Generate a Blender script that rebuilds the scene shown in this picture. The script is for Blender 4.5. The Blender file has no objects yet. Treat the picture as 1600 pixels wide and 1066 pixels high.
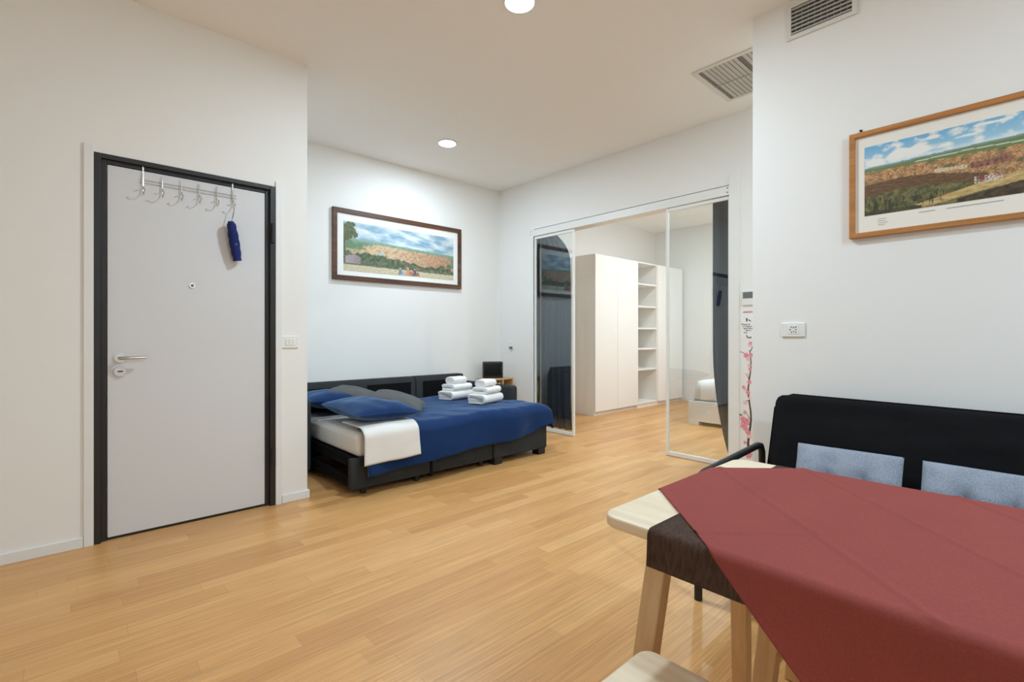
import bpy, bmesh, math, random
from mathutils import Vector, Matrix, noise

random.seed(7)
S = bpy.context.scene
COL = S.collection
PI = math.pi

# ------------------------------------------------------------------ camera
cam_d = bpy.data.cameras.new('camera')
cam_d.sensor_width = 36.0
cam_d.lens = 36.0 * 757.86 / 1600.0
cam_d.shift_y = -7.9 / 1600.0
cam_d.clip_start = 0.02
cam = bpy.data.objects.new('camera', cam_d)
cam.location = (0, 0, 1.15)
cam.rotation_euler = (PI / 2, 0, math.radians(47.4634 - 90.0))
COL.objects.link(cam)
S.camera = cam

# ------------------------------------------------------------------ world, exposure
w = bpy.data.worlds.new('world')
S.world = w
w.use_nodes = True
w.node_tree.nodes['Background'].inputs['Color'].default_value = (0.6, 0.7, 0.85, 1)
w.node_tree.nodes['Background'].inputs['Strength'].default_value = 0.2
S.view_settings.view_transform = 'Standard'
S.view_settings.look = 'None'
S.view_settings.gamma = 1.0
S.view_settings.use_curve_mapping = False
S.view_settings.exposure = 0.22

# lamps: x, y, watts, colour
LAMP_ALCOVE = (2.786, 3.987, 23.5, (0.71, 0.87, 1.0))
LAMP_ROOM = (1.915, 2.022, 42, (0.70, 0.875, 1.0))
LAMPS_FILL = [(1.85, -1.3, 14, (0.62, 0.82, 1.0)), (1.0, -2.0, 60, (0.64, 0.845, 1.0))]  # unseen fill lamps added behind the camera to brighten the room
LAMP_NOOK_FILL = (3.65, 0.2, 12, (0.76, 0.9, 1.0))  # unseen lamp added to light the passage
LAMPS_BED = [(6.2, 3.0, 24, (0.82, 0.925, 1.0)), (6.2, 1.4, 42, (0.82, 0.925, 1.0))]  # the second one is unseen, added to lift the bedroom light
S.cycles.max_bounces = 14
S.cycles.diffuse_bounces = 8

# ------------------------------------------------------------------ helpers
def link(o):
    COL.objects.link(o)
    return o

def tag(o, label=None, cat=None, group=None, kind=None):
    if label: o['label'] = label
    if cat: o['category'] = cat
    if group: o['group'] = group
    if kind: o['kind'] = kind
    return o

def thing(name, label, cat, loc, rotz=0.0, group=None):
    o = bpy.data.objects.new(name, None)
    o.empty_display_size = 0.1
    o.location = loc
    o.rotation_euler = (0, 0, rotz)
    link(o)
    return tag(o, label, cat, group)

def obj(name, bm, mat, parent=None, smooth=False, loc=None, local=False):
    """links bm (world coordinates unless local) as one mesh object"""
    off = Vector((0, 0, 0))
    if parent is not None and not local:
        p = parent
        while p is not None:
            off += p.location
            p = p.parent
    elif loc is not None:
        off = Vector(loc)
    if off.length > 0:
        bmesh.ops.translate(bm, verts=bm.verts, vec=-off)
    bmesh.ops.recalc_face_normals(bm, faces=bm.faces)
    me = bpy.data.meshes.new(name)
    bm.to_mesh(me)
    bm.free()
    for p in me.polygons:
        p.use_smooth = smooth
    if smooth:
        try:
            me.set_sharp_from_angle(angle=math.radians(40))
        except Exception:
            pass
    me.materials.append(mat)
    o = bpy.data.objects.new(name, me)
    if parent is not None:
        o.parent = parent
    elif loc is not None:
        o.location = loc
    return link(o)

def BM():
    return bmesh.new()

def box(bm, x0, x1, y0, y1, z0, z1, r=0.0, seg=2, M=None):
    t = bmesh.new()
    bmesh.ops.create_cube(t, size=1.0)
    for v in t.verts:
        v.co = Vector(((x0 + x1) / 2 + v.co.x * (x1 - x0), (y0 + y1) / 2 + v.co.y * (y1 - y0), (z0 + z1) / 2 + v.co.z * (z1 - z0)))
    if r > 0:
        bmesh.ops.bevel(t, geom=t.edges[:], offset=r, segments=seg, profile=0.5, affect='EDGES')
    if M is not None:
        bmesh.ops.transform(t, matrix=M, verts=t.verts)
    merge(bm, t)
    return bm

def merge(bm, t):
    me = bpy.data.meshes.new('tmp')
    t.to_mesh(me)
    t.free()
    bm.from_mesh(me)
    bpy.data.meshes.remove(me)

def prism(bm, pts, axis, a, b, r=0.0, seg=2, M=None):
    """extrudes 2-D pts along axis from a to b; pts are the two other axes in xyz order"""
    t = bmesh.new()
    def mk(p, h):
        if axis == 'x': return (h, p[0], p[1])
        if axis == 'y': return (p[0], h, p[1])
        return (p[0], p[1], h)
    lo = [t.verts.new(mk(p, a)) for p in pts]
    hi = [t.verts.new(mk(p, b)) for p in pts]
    n = len(pts)
    t.faces.new(lo); t.faces.new(hi[::-1])
    for i in range(n):
        t.faces.new((lo[i], lo[(i + 1) % n], hi[(i + 1) % n], hi[i]))
    bmesh.ops.recalc_face_normals(t, faces=t.faces)
    if r > 0:
        es = [e for e in t.edges if len(e.link_faces) == 2 and any(len(f.verts) == n for f in e.link_faces)]
        bmesh.ops.bevel(t, geom=es, offset=r, segments=seg, profile=0.5, affect='EDGES')
    if M is not None:
        bmesh.ops.transform(t, matrix=M, verts=t.verts)
    merge(bm, t)
    return bm

def rrect(x0, x1, y0, y1, r, n=6, corners=(1, 1, 1, 1)):
    """rounded rectangle outline; corners order: x1y1, x0y1, x0y0, x1y0"""
    out = []
    for k, (cx, cy, a0) in enumerate(((x1 - r, y1 - r, 0), (x0 + r, y1 - r, 90), (x0 + r, y0 + r, 180), (x1 - r, y0 + r, 270))):
        if corners[k]:
            for i in range(n + 1):
                a = math.radians(a0 + 90 * i / n)
                out.append((cx + r * math.cos(a), cy + r * math.sin(a)))
        else:
            out.append(((x1, x0, x0, x1)[k], (y1, y1, y0, y0)[k]))
    return out

def tube(bm, pts, rad, n=10, cap=True):
    """swept round tube; rad may be a list"""
    P = [Vector(p) for p in pts]
    R = rad if isinstance(rad, (list, tuple)) else [rad] * len(P)
    rings = []
    prev = None
    for i, p in enumerate(P):
        if i == 0: d = P[1] - P[0]
        elif i == len(P) - 1: d = P[-1] - P[-2]
        else: d = (P[i + 1] - P[i]).normalized() + (P[i] - P[i - 1]).normalized()
        d.normalize()
        if prev is None:
            u = d.cross(Vector((0, 0, 1)))
            if u.length < 1e-3: u = d.cross(Vector((1, 0, 0)))
        else:
            u = prev - d * prev.dot(d)
        u.normalize(); prev = u
        v = d.cross(u)
        rings.append([bm.verts.new(p + (u * math.cos(2 * PI * k / n) + v * math.sin(2 * PI * k / n)) * R[i]) for k in range(n)])
    for i in range(len(rings) - 1):
        for k in range(n):
            bm.faces.new((rings[i][k], rings[i][(k + 1) % n], rings[i + 1][(k + 1) % n], rings[i + 1][k]))
    if cap:
        bm.faces.new(rings[0][::-1]); bm.faces.new(rings[-1])
    return bm

def disc(bm, c, axis, rad, h, n=32, r2=None):
    """cylinder from c along axis vector with length h"""
    a = Vector(axis).normalized()
    tube(bm, [Vector(c), Vector(c) + a * h], [rad, rad if r2 is None else r2], n)
    return bm

def grid(bm, nu, nv, fn, close=False):
    V = [[bm.verts.new(fn(i / nu, j / nv)) for j in range(nv + 1)] for i in range(nu + 1)]
    for i in range(nu):
        for j in range(nv):
            bm.faces.new((V[i][j], V[i + 1][j], V[i + 1][j + 1], V[i][j + 1]))
    return V

def solid(o, th, off=-1.0):
    m = o.modifiers.new('thickness', 'SOLIDIFY')
    m.thickness = th
    m.offset = off
    return o

def leg_bm(top, bot, wx, wy, taper=0.85, r=0.004):
    """square leg from bot to top centre points, wx by wy at the top"""
    t = bmesh.new()
    V = []
    for c, k in ((bot, taper), (top, 1.0)):
        for sx, sy in ((-1, -1), (1, -1), (1, 1), (-1, 1)):
            V.append(t.verts.new((c[0] + sx * wx * k / 2, c[1] + sy * wy * k / 2, c[2])))
    t.faces.new(V[0:4][::-1]); t.faces.new(V[4:8])
    for i in range(4):
        t.faces.new((V[i], V[(i + 1) % 4], V[4 + (i + 1) % 4], V[4 + i]))
    bmesh.ops.bevel(t, geom=t.edges[:], offset=r, segments=2, profile=0.5, affect='EDGES')
    return t

def nz(p, s=1.0):
    return noise.noise(Vector(p) * s)

# ------------------------------------------------------------------ materials
def srgb(r, g, b):
    f = lambda c: (c / 255 / 12.92) if c / 255 <= 0.04045 else ((c / 255 + 0.055) / 1.055) ** 2.4
    return (f(r), f(g), f(b), 1.0)

def mat(name, col, rough=0.5, metal=0.0, spec=0.5, bump=None, vary=None, sheen=0.0, coat=0.0):
    m = bpy.data.materials.new(name)
    m.use_nodes = True
    nt = m.node_tree
    b = nt.nodes['Principled BSDF']
    b.inputs['Base Color'].default_value = col
    b.inputs['Roughness'].default_value = rough
    b.inputs['Metallic'].default_value = metal
    b.inputs['Specular IOR Level'].default_value = spec
    if sheen: b.inputs['Sheen Weight'].default_value = sheen
    if coat: b.inputs['Coat Weight'].default_value = coat
    tc = nt.nodes.new('ShaderNodeTexCoord')
    if vary:
        sc, amt = vary
        n = nt.nodes.new('ShaderNodeTexNoise')
        n.inputs['Scale'].default_value = sc
        n.inputs['Detail'].default_value = 4
        nt.links.new(tc.outputs['Object'], n.inputs['Vector'])
        mx = nt.nodes.new('ShaderNodeMix'); mx.data_type = 'RGBA'
        mx.inputs[6].default_value = tuple(c * (1 - amt) for c in col[:3]) + (1,)
        mx.inputs[7].default_value = tuple(min(1, c * (1 + amt)) for c in col[:3]) + (1,)
        nt.links.new(n.outputs['Fac'], mx.inputs[0])
        nt.links.new(mx.outputs[2], b.inputs['Base Color'])
    if bump:
        sc, st = bump
        n = nt.nodes.new('ShaderNodeTexNoise')
        n.inputs['Scale'].default_value = sc
        n.inputs['Detail'].default_value = 3
        nt.links.new(tc.outputs['Object'], n.inputs['Vector'])
        bp = nt.nodes.new('ShaderNodeBump')
        bp.inputs['Strength'].default_value = st
        bp.inputs['Distance'].default_value = 0.002
        nt.links.new(n.outputs['Fac'], bp.inputs['Height'])
        nt.links.new(bp.outputs['Normal'], b.inputs['Normal'])
    return m

def emit(name, col, strength):
    m = bpy.data.materials.new(name)
    m.use_nodes = True
    nt = m.node_tree
    nt.nodes.remove(nt.nodes['Principled BSDF'])
    e = nt.nodes.new('ShaderNodeEmission')
    e.inputs['Color'].default_value = tuple(col) + (1,)
    e.inputs['Strength'].default_value = strength
    nt.links.new(e.outputs[0], nt.nodes['Material Output'].inputs[0])
    return m

def floor_mat():
    m = bpy.data.materials.new('bamboo parquet')
    m.use_nodes = True
    nt = m.node_tree
    L = nt.links.new
    b = nt.nodes['Principled BSDF']
    tc = nt.nodes.new('ShaderNodeTexCoord')
    sp = nt.nodes.new('ShaderNodeSeparateXYZ')
    L(tc.outputs['Object'], sp.inputs[0])
    dv_ = nt.nodes.new('ShaderNodeMath'); dv_.operation = 'DIVIDE'; dv_.inputs[1].default_value = 0.088
    L(sp.outputs['Y'], dv_.inputs[0])
    fl_ = nt.nodes.new('ShaderNodeMath'); fl_.operation = 'FLOOR'
    L(dv_.outputs[0], fl_.inputs[0])
    wn = nt.nodes.new('ShaderNodeTexWhiteNoise'); wn.noise_dimensions = '1D'
    L(fl_.outputs[0], wn.inputs['W'])
    ma = nt.nodes.new('ShaderNodeMath'); ma.operation = 'MULTIPLY_ADD'; ma.inputs[1].default_value = 7.0
    L(wn.outputs['Value'], ma.inputs[0]); L(sp.outputs['X'], ma.inputs[2])
    cb = nt.nodes.new('ShaderNodeCombineXYZ')
    L(ma.outputs[0], cb.inputs['X']); L(sp.outputs['Y'], cb.inputs['Y'])
    br = nt.nodes.new('ShaderNodeTexBrick')
    br.offset = 0.0; br.offset_frequency = 2
    br.inputs['Color1'].default_value = (0, 0, 0, 1)
    br.inputs['Color2'].default_value = (1, 1, 1, 1)
    br.inputs['Mortar'].default_value = (0.35, 0.35, 0.35, 1)
    br.inputs['Scale'].default_value = 1.0
    br.inputs['Mortar Size'].default_value = 0.0008
    br.inputs['Mortar Smooth'].default_value = 0.2
    br.inputs['Brick Width'].default_value = 0.95
    br.inputs['Row Height'].default_value = 0.088
    L(cb.outputs[0], br.inputs['Vector'])
    ramp = nt.nodes.new('ShaderNodeValToRGB')
    el = ramp.color_ramp.elements
    el[0].position = 0.0; el[0].color = FL[0]
    el[1].position = 1.0; el[1].color = FL[3]
    e = el.new(0.35); e.color = FL[1]
    e = el.new(0.7); e.color = FL[2]
    L(br.outputs['Color'], ramp.inputs['Fac'])
    # long grain along the boards
    mp = nt.nodes.new('ShaderNodeMapping')
    mp.inputs['Scale'].default_value = (1.6, 85.0, 1.0)
    L(tc.outputs['Object'], mp.inputs['Vector'])
    n1 = nt.nodes.new('ShaderNodeTexNoise')
    n1.inputs['Scale'].default_value = 1.0; n1.inputs['Detail'].default_value = 5; n1.inputs['Roughness'].default_value = 0.65
    L(mp.outputs[0], n1.inputs['Vector'])
    mp2 = nt.nodes.new('ShaderNodeMapping')
    mp2.inputs['Scale'].default_value = (5.0, 260.0, 1.0)
    L(tc.outputs['Object'], mp2.inputs['Vector'])
    n2 = nt.nodes.new('ShaderNodeTexNoise')
    n2.inputs['Scale'].default_value = 1.0; n2.inputs['Detail'].default_value = 3
    L(mp2.outputs[0], n2.inputs['Vector'])
    mr = nt.nodes.new('ShaderNodeMapRange')
    mr.inputs[1].default_value = 0.3; mr.inputs[2].default_value = 0.7
    mr.inputs[3].default_value = 0.80; mr.inputs[4].default_value = 1.15
    L(n1.outputs['Fac'], mr.inputs[0])
    mr2 = nt.nodes.new('ShaderNodeMapRange')
    mr2.inputs[1].default_value = 0.3; mr2.inputs[2].default_value = 0.7
    mr2.inputs[3].default_value = 0.86; mr2.inputs[4].default_value = 1.12
    L(n2.outputs['Fac'], mr2.inputs[0])
    mu = nt.nodes.new('ShaderNodeMath'); mu.operation = 'MULTIPLY'
    L(mr.outputs[0], mu.inputs[0]); L(mr2.outputs[0], mu.inputs[1])
    seam = nt.nodes.new('ShaderNodeMapRange')
    seam.inputs[3].default_value = 1.0; seam.inputs[4].default_value = 0.72
    L(br.outputs['Fac'], seam.inputs[0])
    mu2 = nt.nodes.new('ShaderNodeMath'); mu2.operation = 'MULTIPLY'
    L(mu.outputs[0], mu2.inputs[0]); L(seam.outputs[0], mu2.inputs[1])
    mx = nt.nodes.new('ShaderNodeVectorMath'); mx.operation = 'SCALE'
    L(ramp.outputs['Color'], mx.inputs[0]); L(mu2.outputs[0], mx.inputs['Scale'])
    L(mx.outputs[0], b.inputs['Base Color'])
    b.inputs['Roughness'].default_value = 0.36
    b.inputs['Specular IOR Level'].default_value = 0.45
    bp = nt.nodes.new('ShaderNodeBump')
    bp.inputs['Strength'].default_value = 0.12; bp.inputs['Distance'].default_value = 0.001
    L(n1.outputs['Fac'], bp.inputs['Height'])
    L(bp.outputs['Normal'], b.inputs['Normal'])
    return m

FL = [srgb(199, 145, 88), srgb(210, 157, 97), srgb(214, 162, 102), srgb(221, 171, 111)]

def wood(name, c1, c2, axis='y', rough=0.45, scale=1.0):
    m = bpy.data.materials.new(name)
    m.use_nodes = True
    nt = m.node_tree
    L = nt.links.new
    b = nt.nodes['Principled BSDF']
    tc = nt.nodes.new('ShaderNodeTexCoord')
    mp = nt.nodes.new('ShaderNodeMapping')
    s = {'x': (2, 40, 40), 'y': (40, 2, 40), 'z': (40, 40, 2)}[axis]
    mp.inputs['Scale'].default_value = tuple(v * scale for v in s)
    L(tc.outputs['Object'], mp.inputs['Vector'])
    n = nt.nodes.new('ShaderNodeTexNoise')
    n.inputs['Scale'].default_value = 1.0; n.inputs['Detail'].default_value = 5; n.inputs['Distortion'].default_value = 0.6
    L(mp.outputs[0], n.inputs['Vector'])
    rp = nt.nodes.new('ShaderNodeValToRGB')
    rp.color_ramp.elements[0].position = 0.3; rp.color_ramp.elements[0].color = c1
    rp.color_ramp.elements[1].position = 0.7; rp.color_ramp.elements[1].color = c2
    L(n.outputs['Fac'], rp.inputs['Fac'])
    L(rp.outputs['Color'], b.inputs['Base Color'])
    b.inputs['Roughness'].default_value = rough
    return m

def fabric(name, col, amt=0.25, scale=600, rough=0.9, bump=0.3, stretch=(1, 1, 1), sheen=0.0, transl=0.0):
    """woven cloth: fine thread noise in colour and bump"""
    m = bpy.data.materials.new(name)
    m.use_nodes = True
    nt = m.node_tree
    L = nt.links.new
    b = nt.nodes['Principled BSDF']
    tc = nt.nodes.new('ShaderNodeTexCoord')
    mp = nt.nodes.new('ShaderNodeMapping')
    mp.inputs['Scale'].default_value = stretch
    L(tc.outputs['Object'], mp.inputs['Vector'])
    n = nt.nodes.new('ShaderNodeTexNoise')
    n.inputs['Scale'].default_value = scale; n.inputs['Detail'].default_value = 3
    L(mp.outputs[0], n.inputs['Vector'])
    n2 = nt.nodes.new('ShaderNodeTexNoise')
    n2.inputs['Scale'].default_value = 9; n2.inputs['Detail'].default_value = 3
    L(tc.outputs['Object'], n2.inputs['Vector'])
    ad = nt.nodes.new('ShaderNodeMath'); ad.operation = 'MULTIPLY_ADD'
    ad.inputs[1].default_value = 0.35
    L(n2.outputs['Fac'], ad.inputs[0]); L(n.outputs['Fac'], ad.inputs[2])
    mr = nt.nodes.new('ShaderNodeMapRange')
    mr.inputs[1].default_value = 0.45; mr.inputs[2].default_value = 0.9
    L(ad.outputs[0], mr.inputs[0])
    mx = nt.nodes.new('ShaderNodeMix'); mx.data_type = 'RGBA'
    mx.inputs[6].default_value = tuple(c * (1 - amt) for c in col[:3]) + (1,)
    mx.inputs[7].default_value = tuple(min(1, c * (1 + amt)) for c in col[:3]) + (1,)
    L(mr.outputs[0], mx.inputs[0])
    L(mx.outputs[2], b.inputs['Base Color'])
    b.inputs['Roughness'].default_value = rough
    b.inputs['Specular IOR Level'].default_value = 0.12
    if sheen:
        b.inputs['Sheen Weight'].default_value = sheen
        b.inputs['Sheen Roughness'].default_value = 0.35
        b.inputs['Sheen Tint'].default_value = (0.30, 0.46, 0.72, 1)
    bp = nt.nodes.new('ShaderNodeBump')
    bp.inputs['Strength'].default_value = bump; bp.inputs['Distance'].default_value = 0.001
    L(n.outputs['Fac'], bp.inputs['Height'])
    L(bp.outputs['Normal'], b.inputs['Normal'])
    if transl > 0:
        t = nt.nodes.new('ShaderNodeBsdfTranslucent')
        L(mx.outputs[2], t.inputs['Color'])
        ms = nt.nodes.new('ShaderNodeMixShader')
        ms.inputs[0].default_value = transl
        L(b.outputs[0], ms.inputs[1]); L(t.outputs[0], ms.inputs[2])
        L(ms.outputs[0], nt.nodes['Material Output'].inputs[0])
    return m

def glass_mat():
    """thin clear pane: passes light straight through, mirrors more towards grazing (Schlick)"""
    m = bpy.data.materials.new('clear sliding door glass')
    m.use_nodes = True
    nt = m.node_tree
    L = nt.links.new
    nt.nodes.remove(nt.nodes['Principled BSDF'])
    tr = nt.nodes.new('ShaderNodeBsdfTransparent'); tr.inputs[0].default_value = (0.965, 0.985, 0.98, 1)
    gl = nt.nodes.new('ShaderNodeBsdfGlossy'); gl.inputs['Roughness'].default_value = 0.0; gl.inputs['Color'].default_value = (0.84, 0.95, 1.0, 1)
    ge = nt.nodes.new('ShaderNodeNewGeometry')
    dt = nt.nodes.new('ShaderNodeVectorMath'); dt.operation = 'DOT_PRODUCT'
    L(ge.outputs['Normal'], dt.inputs[0]); L(ge.outputs['Incoming'], dt.inputs[1])
    def mth(op, a, b_=None):
        n = nt.nodes.new('ShaderNodeMath'); n.operation = op
        for k, v in enumerate((a, b_)):
            if v is None: continue
            if isinstance(v, (int, float)): n.inputs[k].default_value = v
            else: L(v, n.inputs[k])
        return n.outputs[0]
    c = mth('ABSOLUTE', dt.outputs['Value'])
    f = mth('ADD', mth('MULTIPLY', mth('POWER', mth('SUBTRACT', 1.0, c), 5.0), 0.94), GLASS_F0)
    ms = nt.nodes.new('ShaderNodeMixShader')
    L(f, ms.inputs[0])
    L(tr.outputs[0], ms.inputs[1]); L(gl.outputs[0], ms.inputs[2])
    L(ms.outputs[0], nt.nodes['Material Output'].inputs[0])
    return m
GLASS_F0 = 0.085

def attr_mat(name, rough=0.55):
    m = bpy.data.materials.new(name)
    m.use_nodes = True
    nt = m.node_tree
    a = nt.nodes.new('ShaderNodeAttribute'); a.attribute_name = 'print'
    nt.links.new(a.outputs['Color'], nt.nodes['Principled BSDF'].inputs['Base Color'])
    nt.nodes['Principled BSDF'].inputs['Roughness'].default_value = rough
    return m

M = {}
M['wall'] = mat('white wall paint', srgb(236, 235, 232), 0.85, spec=0.2, bump=(220, 0.06))
M['ceiling'] = mat('white ceiling paint', srgb(243, 242, 238), 0.9, spec=0.2, bump=(220, 0.05))
M['trim'] = mat('white lacquered trim', srgb(230, 230, 228), 0.45, bump=(60, 0.02))
M['floor'] = floor_mat()
M['door_white'] = mat('pale grey white door laminate', srgb(214, 214, 216), 0.5, bump=(300, 0.05))
M['door_dark'] = mat('dark brown black painted steel', srgb(32, 29, 28), 0.45, bump=(200, 0.04))
M['black'] = mat('black plastic', srgb(22, 22, 23), 0.45, bump=(200, 0.05))
M['chrome'] = mat('satin chrome', srgb(205, 205, 203), 0.22, metal=1.0, vary=(30, 0.04))
M['plastic'] = mat('white plastic', srgb(232, 232, 228), 0.4, vary=(8, 0.02))
M['plastic_grey'] = mat('grey plastic', srgb(110, 112, 110), 0.5, vary=(20, 0.05))
M['navy_nylon'] = fabric('navy umbrella nylon', srgb(36, 48, 105), 0.35, 120, 0.6, 0.3)
M['alu'] = mat('white powder coated aluminium', srgb(232, 232, 229), 0.4, vary=(15, 0.02))
M['glass'] = glass_mat()
M['grey_fabric'] = fabric('dark grey sofa fabric', srgb(54, 56, 57), 0.3, 500, 0.95, 0.4)
M['black_fabric'] = fabric('black mesh fabric', srgb(20, 20, 22), 0.3, 700, 0.9, 0.4)
M['cotton_white'] = fabric('white cotton sheet', srgb(226, 224, 220), 0.05, 500, 0.9, 0.15)
M['cotton_blue'] = fabric('navy blue cotton', srgb(22, 48, 90), 0.14, 500, 0.85, 0.2, sheen=0.85)
M['cushion_grey'] = fabric('grey cushion cotton', srgb(92, 93, 93), 0.2, 450, 0.95, 0.35)
M['towel'] = fabric('white terry towelling', srgb(236, 235, 232), 0.06, 380, 1.0, 1.0)
M['red_cloth'] = fabric('brick red nonwoven cloth', srgb(182, 98, 92), 0.08, 260, 0.85, 0.25, transl=0.42)
M['brown_cloth'] = fabric('dark brown nonwoven cloth', srgb(92, 73, 64), 0.3, 160, 0.85, 0.25, stretch=(1, 1, 0.25), transl=0.3)
M['birch'] = wood('pale birch wood', srgb(222, 203, 172), srgb(236, 220, 194), 'y')
M['birch_leg'] = wood('pale birch leg wood', srgb(206, 172, 128), srgb(222, 192, 150), 'z')
M['pine'] = wood('pine shelf wood', srgb(196, 156, 108), srgb(214, 178, 130), 'x')
M['oak_frame'] = wood('honey oak frame', srgb(166, 108, 56), srgb(190, 132, 74), 'y')
M['walnut_frame'] = wood('walnut brown frame', srgb(50, 32, 22), srgb(108, 66, 42), 'x', scale=0.5)
M['mat_board'] = mat('cream mat board', srgb(236, 231, 221), 0.8, bump=(300, 0.05))
M['mat_board_white'] = mat('white mat board', srgb(238, 238, 234), 0.8, bump=(300, 0.05))
M['print'] = attr_mat('printed picture')
M['futon'] = fabric('black futon cover', srgb(23, 23, 25), 0.25, 350, 1.0, 0.3)
M['pad_blue'] = fabric('blue grey chambray', srgb(146, 154, 167), 0.3, 260, 0.95, 0.4, stretch=(1, 1, 1))
M['curtain'] = fabric('charcoal curtain', srgb(50, 53, 62), 0.12, 260, 0.9, 0.2)
M['wardrobe'] = mat('white wardrobe foil', srgb(238, 236, 231), 0.5, bump=(200, 0.02))
M['vent'] = mat('white vent metal', srgb(222, 220, 214), 0.5, vary=(12, 0.02))
M['vent_grey'] = mat('grey aluminium slats', srgb(168, 168, 164), 0.5, vary=(12, 0.04))
M['louvre'] = mat('warm grey louvre metal', srgb(196, 192, 184), 0.5, vary=(12, 0.03))
M['duct_grey'] = mat('grey duct lining', srgb(132, 125, 116), 0.8, vary=(12, 0.1))
M['vent_dark'] = mat('dark duct', srgb(30, 30, 30), 0.8, vary=(12, 0.1))
M['paper'] = mat('white paper', srgb(240, 240, 238), 0.8, vary=(20, 0.01))
M['ink'] = mat('black ink', srgb(40, 40, 42), 0.7, vary=(20, 0.1))
M['ink_red'] = mat('red ink', srgb(190, 60, 60), 0.7, vary=(20, 0.1))
M['petal'] = mat('pink petals', srgb(232, 150, 162), 0.7, vary=(40, 0.18))
M['petal_pale'] = mat('pale pink petals', srgb(240, 200, 204), 0.7, vary=(40, 0.1))
M['twig'] = mat('brown twig', srgb(92, 66, 54), 0.7, vary=(40, 0.2))
M['leaf'] = mat('green leaf', srgb(110, 165, 110), 0.7, vary=(40, 0.2))

# ------------------------------------------------------------------ room shell
H = 3.072          # ceiling
XR = 3.065         # right wall face
XS = 4.25          # sliding door wall face
YD = 3.523         # entrance wall face
YB = 4.883         # alcove back wall face
XA = 1.258         # alcove left corner
XL, YN = -2.0, -3.0
XF, YF = 8.10, 0.5  # bedroom far wall, bedroom near wall

def struct(name, bm, m, parent=None):
    o = obj(name, bm, m, parent)
    if parent is None:
        o['kind'] = 'structure'
    return o

struct('floor', box(BM(), XL - .15, XF + .15, YN - .15, 5.05, -0.08, 0), M['floor'])
struct('ceiling', box(BM(), XL - .15, XF + .15, YN - .15, 5.05, H, H + .1), M['ceiling'])
b = BM()
DX0, DX1, DZ1 = 0.108, 1.045, 2.165          # dark frame outside
box(b, XL, DX0, YD, YD + .14, 0, H)
box(b, DX1, XA, YD, YD + .14, 0, H)
box(b, DX0, DX1, YD, YD + .14, DZ1, H)
box(b, DX0, DX1, YD + .10, YD + .14, 0, DZ1)
struct('wall_entrance', b, M['wall'])
struct('wall_alcove_left', box(BM(), XA - .12, XA, YD + .14, 5.0, 0, H), M['wall'])
struct('wall_back', box(BM(), XA, XF, YB, 5.0, 0, H), M['wall'])
b = BM()
OY0, OY1, OZ1 = 1.83, 4.235, 2.468             # opening of the sliding doors
box(b, XS, XS + .12, OY1, YB, 0, H)
box(b, XS, XS + .12, -0.5, OY0, 0, H)
box(b, XS, XS + .12, OY0, OY1, OZ1, H)
struct('wall_sliding', b, M['wall'])
struct('wall_right', box(BM(), XR, XR + .12, YN, 1.181, 0, H), M['wall'])
struct('wall_passage', box(BM(), XR + .12, XS + .12, -0.6, -0.5, 0, H), M['wall'])
struct('wall_left', box(BM(), XL - .1, XL, YN, YD + .14, 0, H), M['wall'])
struct('wall_rear', box(BM(), XL, XR + .12, YN - .1, YN, 0, H), M['wall'])
struct('wall_bedroom_far', box(BM(), XF, XF + .1, YF, YB, 0, H), M['wall'])
struct('wall_bedroom_near', box(BM(), XS + .12, XF, YF - .1, YF, 0, H), M['wall'])

def base(name, x0, x1, y0, y1, h=0.057):
    struct(name, box(BM(), x0, x1, y0, y1, 0, h, 0.003, 2), M['trim'])
base('baseboard_entrance', XL, 0.064, YD - .013, YD)
base('baseboard_corner', 1.087, XA + .013, YD - .013, YD)
base('baseboard_alcove_left', XA, XA + .013, YD, YB)
base('baseboard_back', XA + .013, XS, YB - .013, YB)
base('baseboard_sliding', XS - .013, XS, 4.30, YB - .013)
base('baseboard_passage', XS - .013, XS, -0.5, 1.735)
base('baseboard_right', XR - .013, XR, YN, 1.181)
base('baseboard_bedroom', XF - .013, XF, YF, 4.28)

# door trim strips of the entrance door
struct('trim_1', box(BM(), 0.066, DX0, YD - .012, YD, 0, 2.203, .002), M['trim'])
struct('trim_2', box(BM(), DX1, 1.085, YD - .012, YD, 0, 2.203, .002), M['trim'])

# ------------------------------------------------------------------ entrance door
b = BM()
box(b, DX0, 0.138, YD - .006, YD + .10, 0, DZ1, .002)
box(b, 0.138, 0.164, YD + .016, YD + .10, 0, 2.14, .002)
box(b, 1.012, DX1, YD - .006, YD + .10, 0, DZ1, .002)
box(b, 0.986, 1.012, YD + .016, YD + .10, 0, 2.14, .002)
box(b, 0.138, 1.012, YD - .006, YD + .10, 2.138, DZ1, .002)
box(b, 0.164, 0.986, YD + .016, YD + .10, 2.116, 2.14, .002)
box(b, 0.138, 1.012, YD + .03, YD + .10, 0, 0.006)
frame = struct('door_1', b, M['door_dark'])
leaf = obj('door_leaf', box(BM(), 0.167, 0.984, YD + .02, YD + .07, 0.016, 2.113, .002), M['door_white'], frame)
YL = YD + .02
obj('door_sweep', box(BM(), 0.167, 0.984, YD + .021, YD + .06, 0.006, 0.016), M['black'], leaf)  # black strip standing in for the shade in the gap below the leaf
for z0 in (1.78, 0.26):
    bb = BM(); tube(bb, [(1.024, YD - .014, z0), (1.024, YD - .014, z0 + .13)], .010, 12)
    box(bb, 1.016, 1.044, YD - .012, YD - .005, z0 + .005, z0 + .125)
    obj('hinge', bb, M['black'], frame, True)
bb = BM()
disc(bb, (0.222, YL, 1.025), (0, -1, 0), .026, .010)
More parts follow.
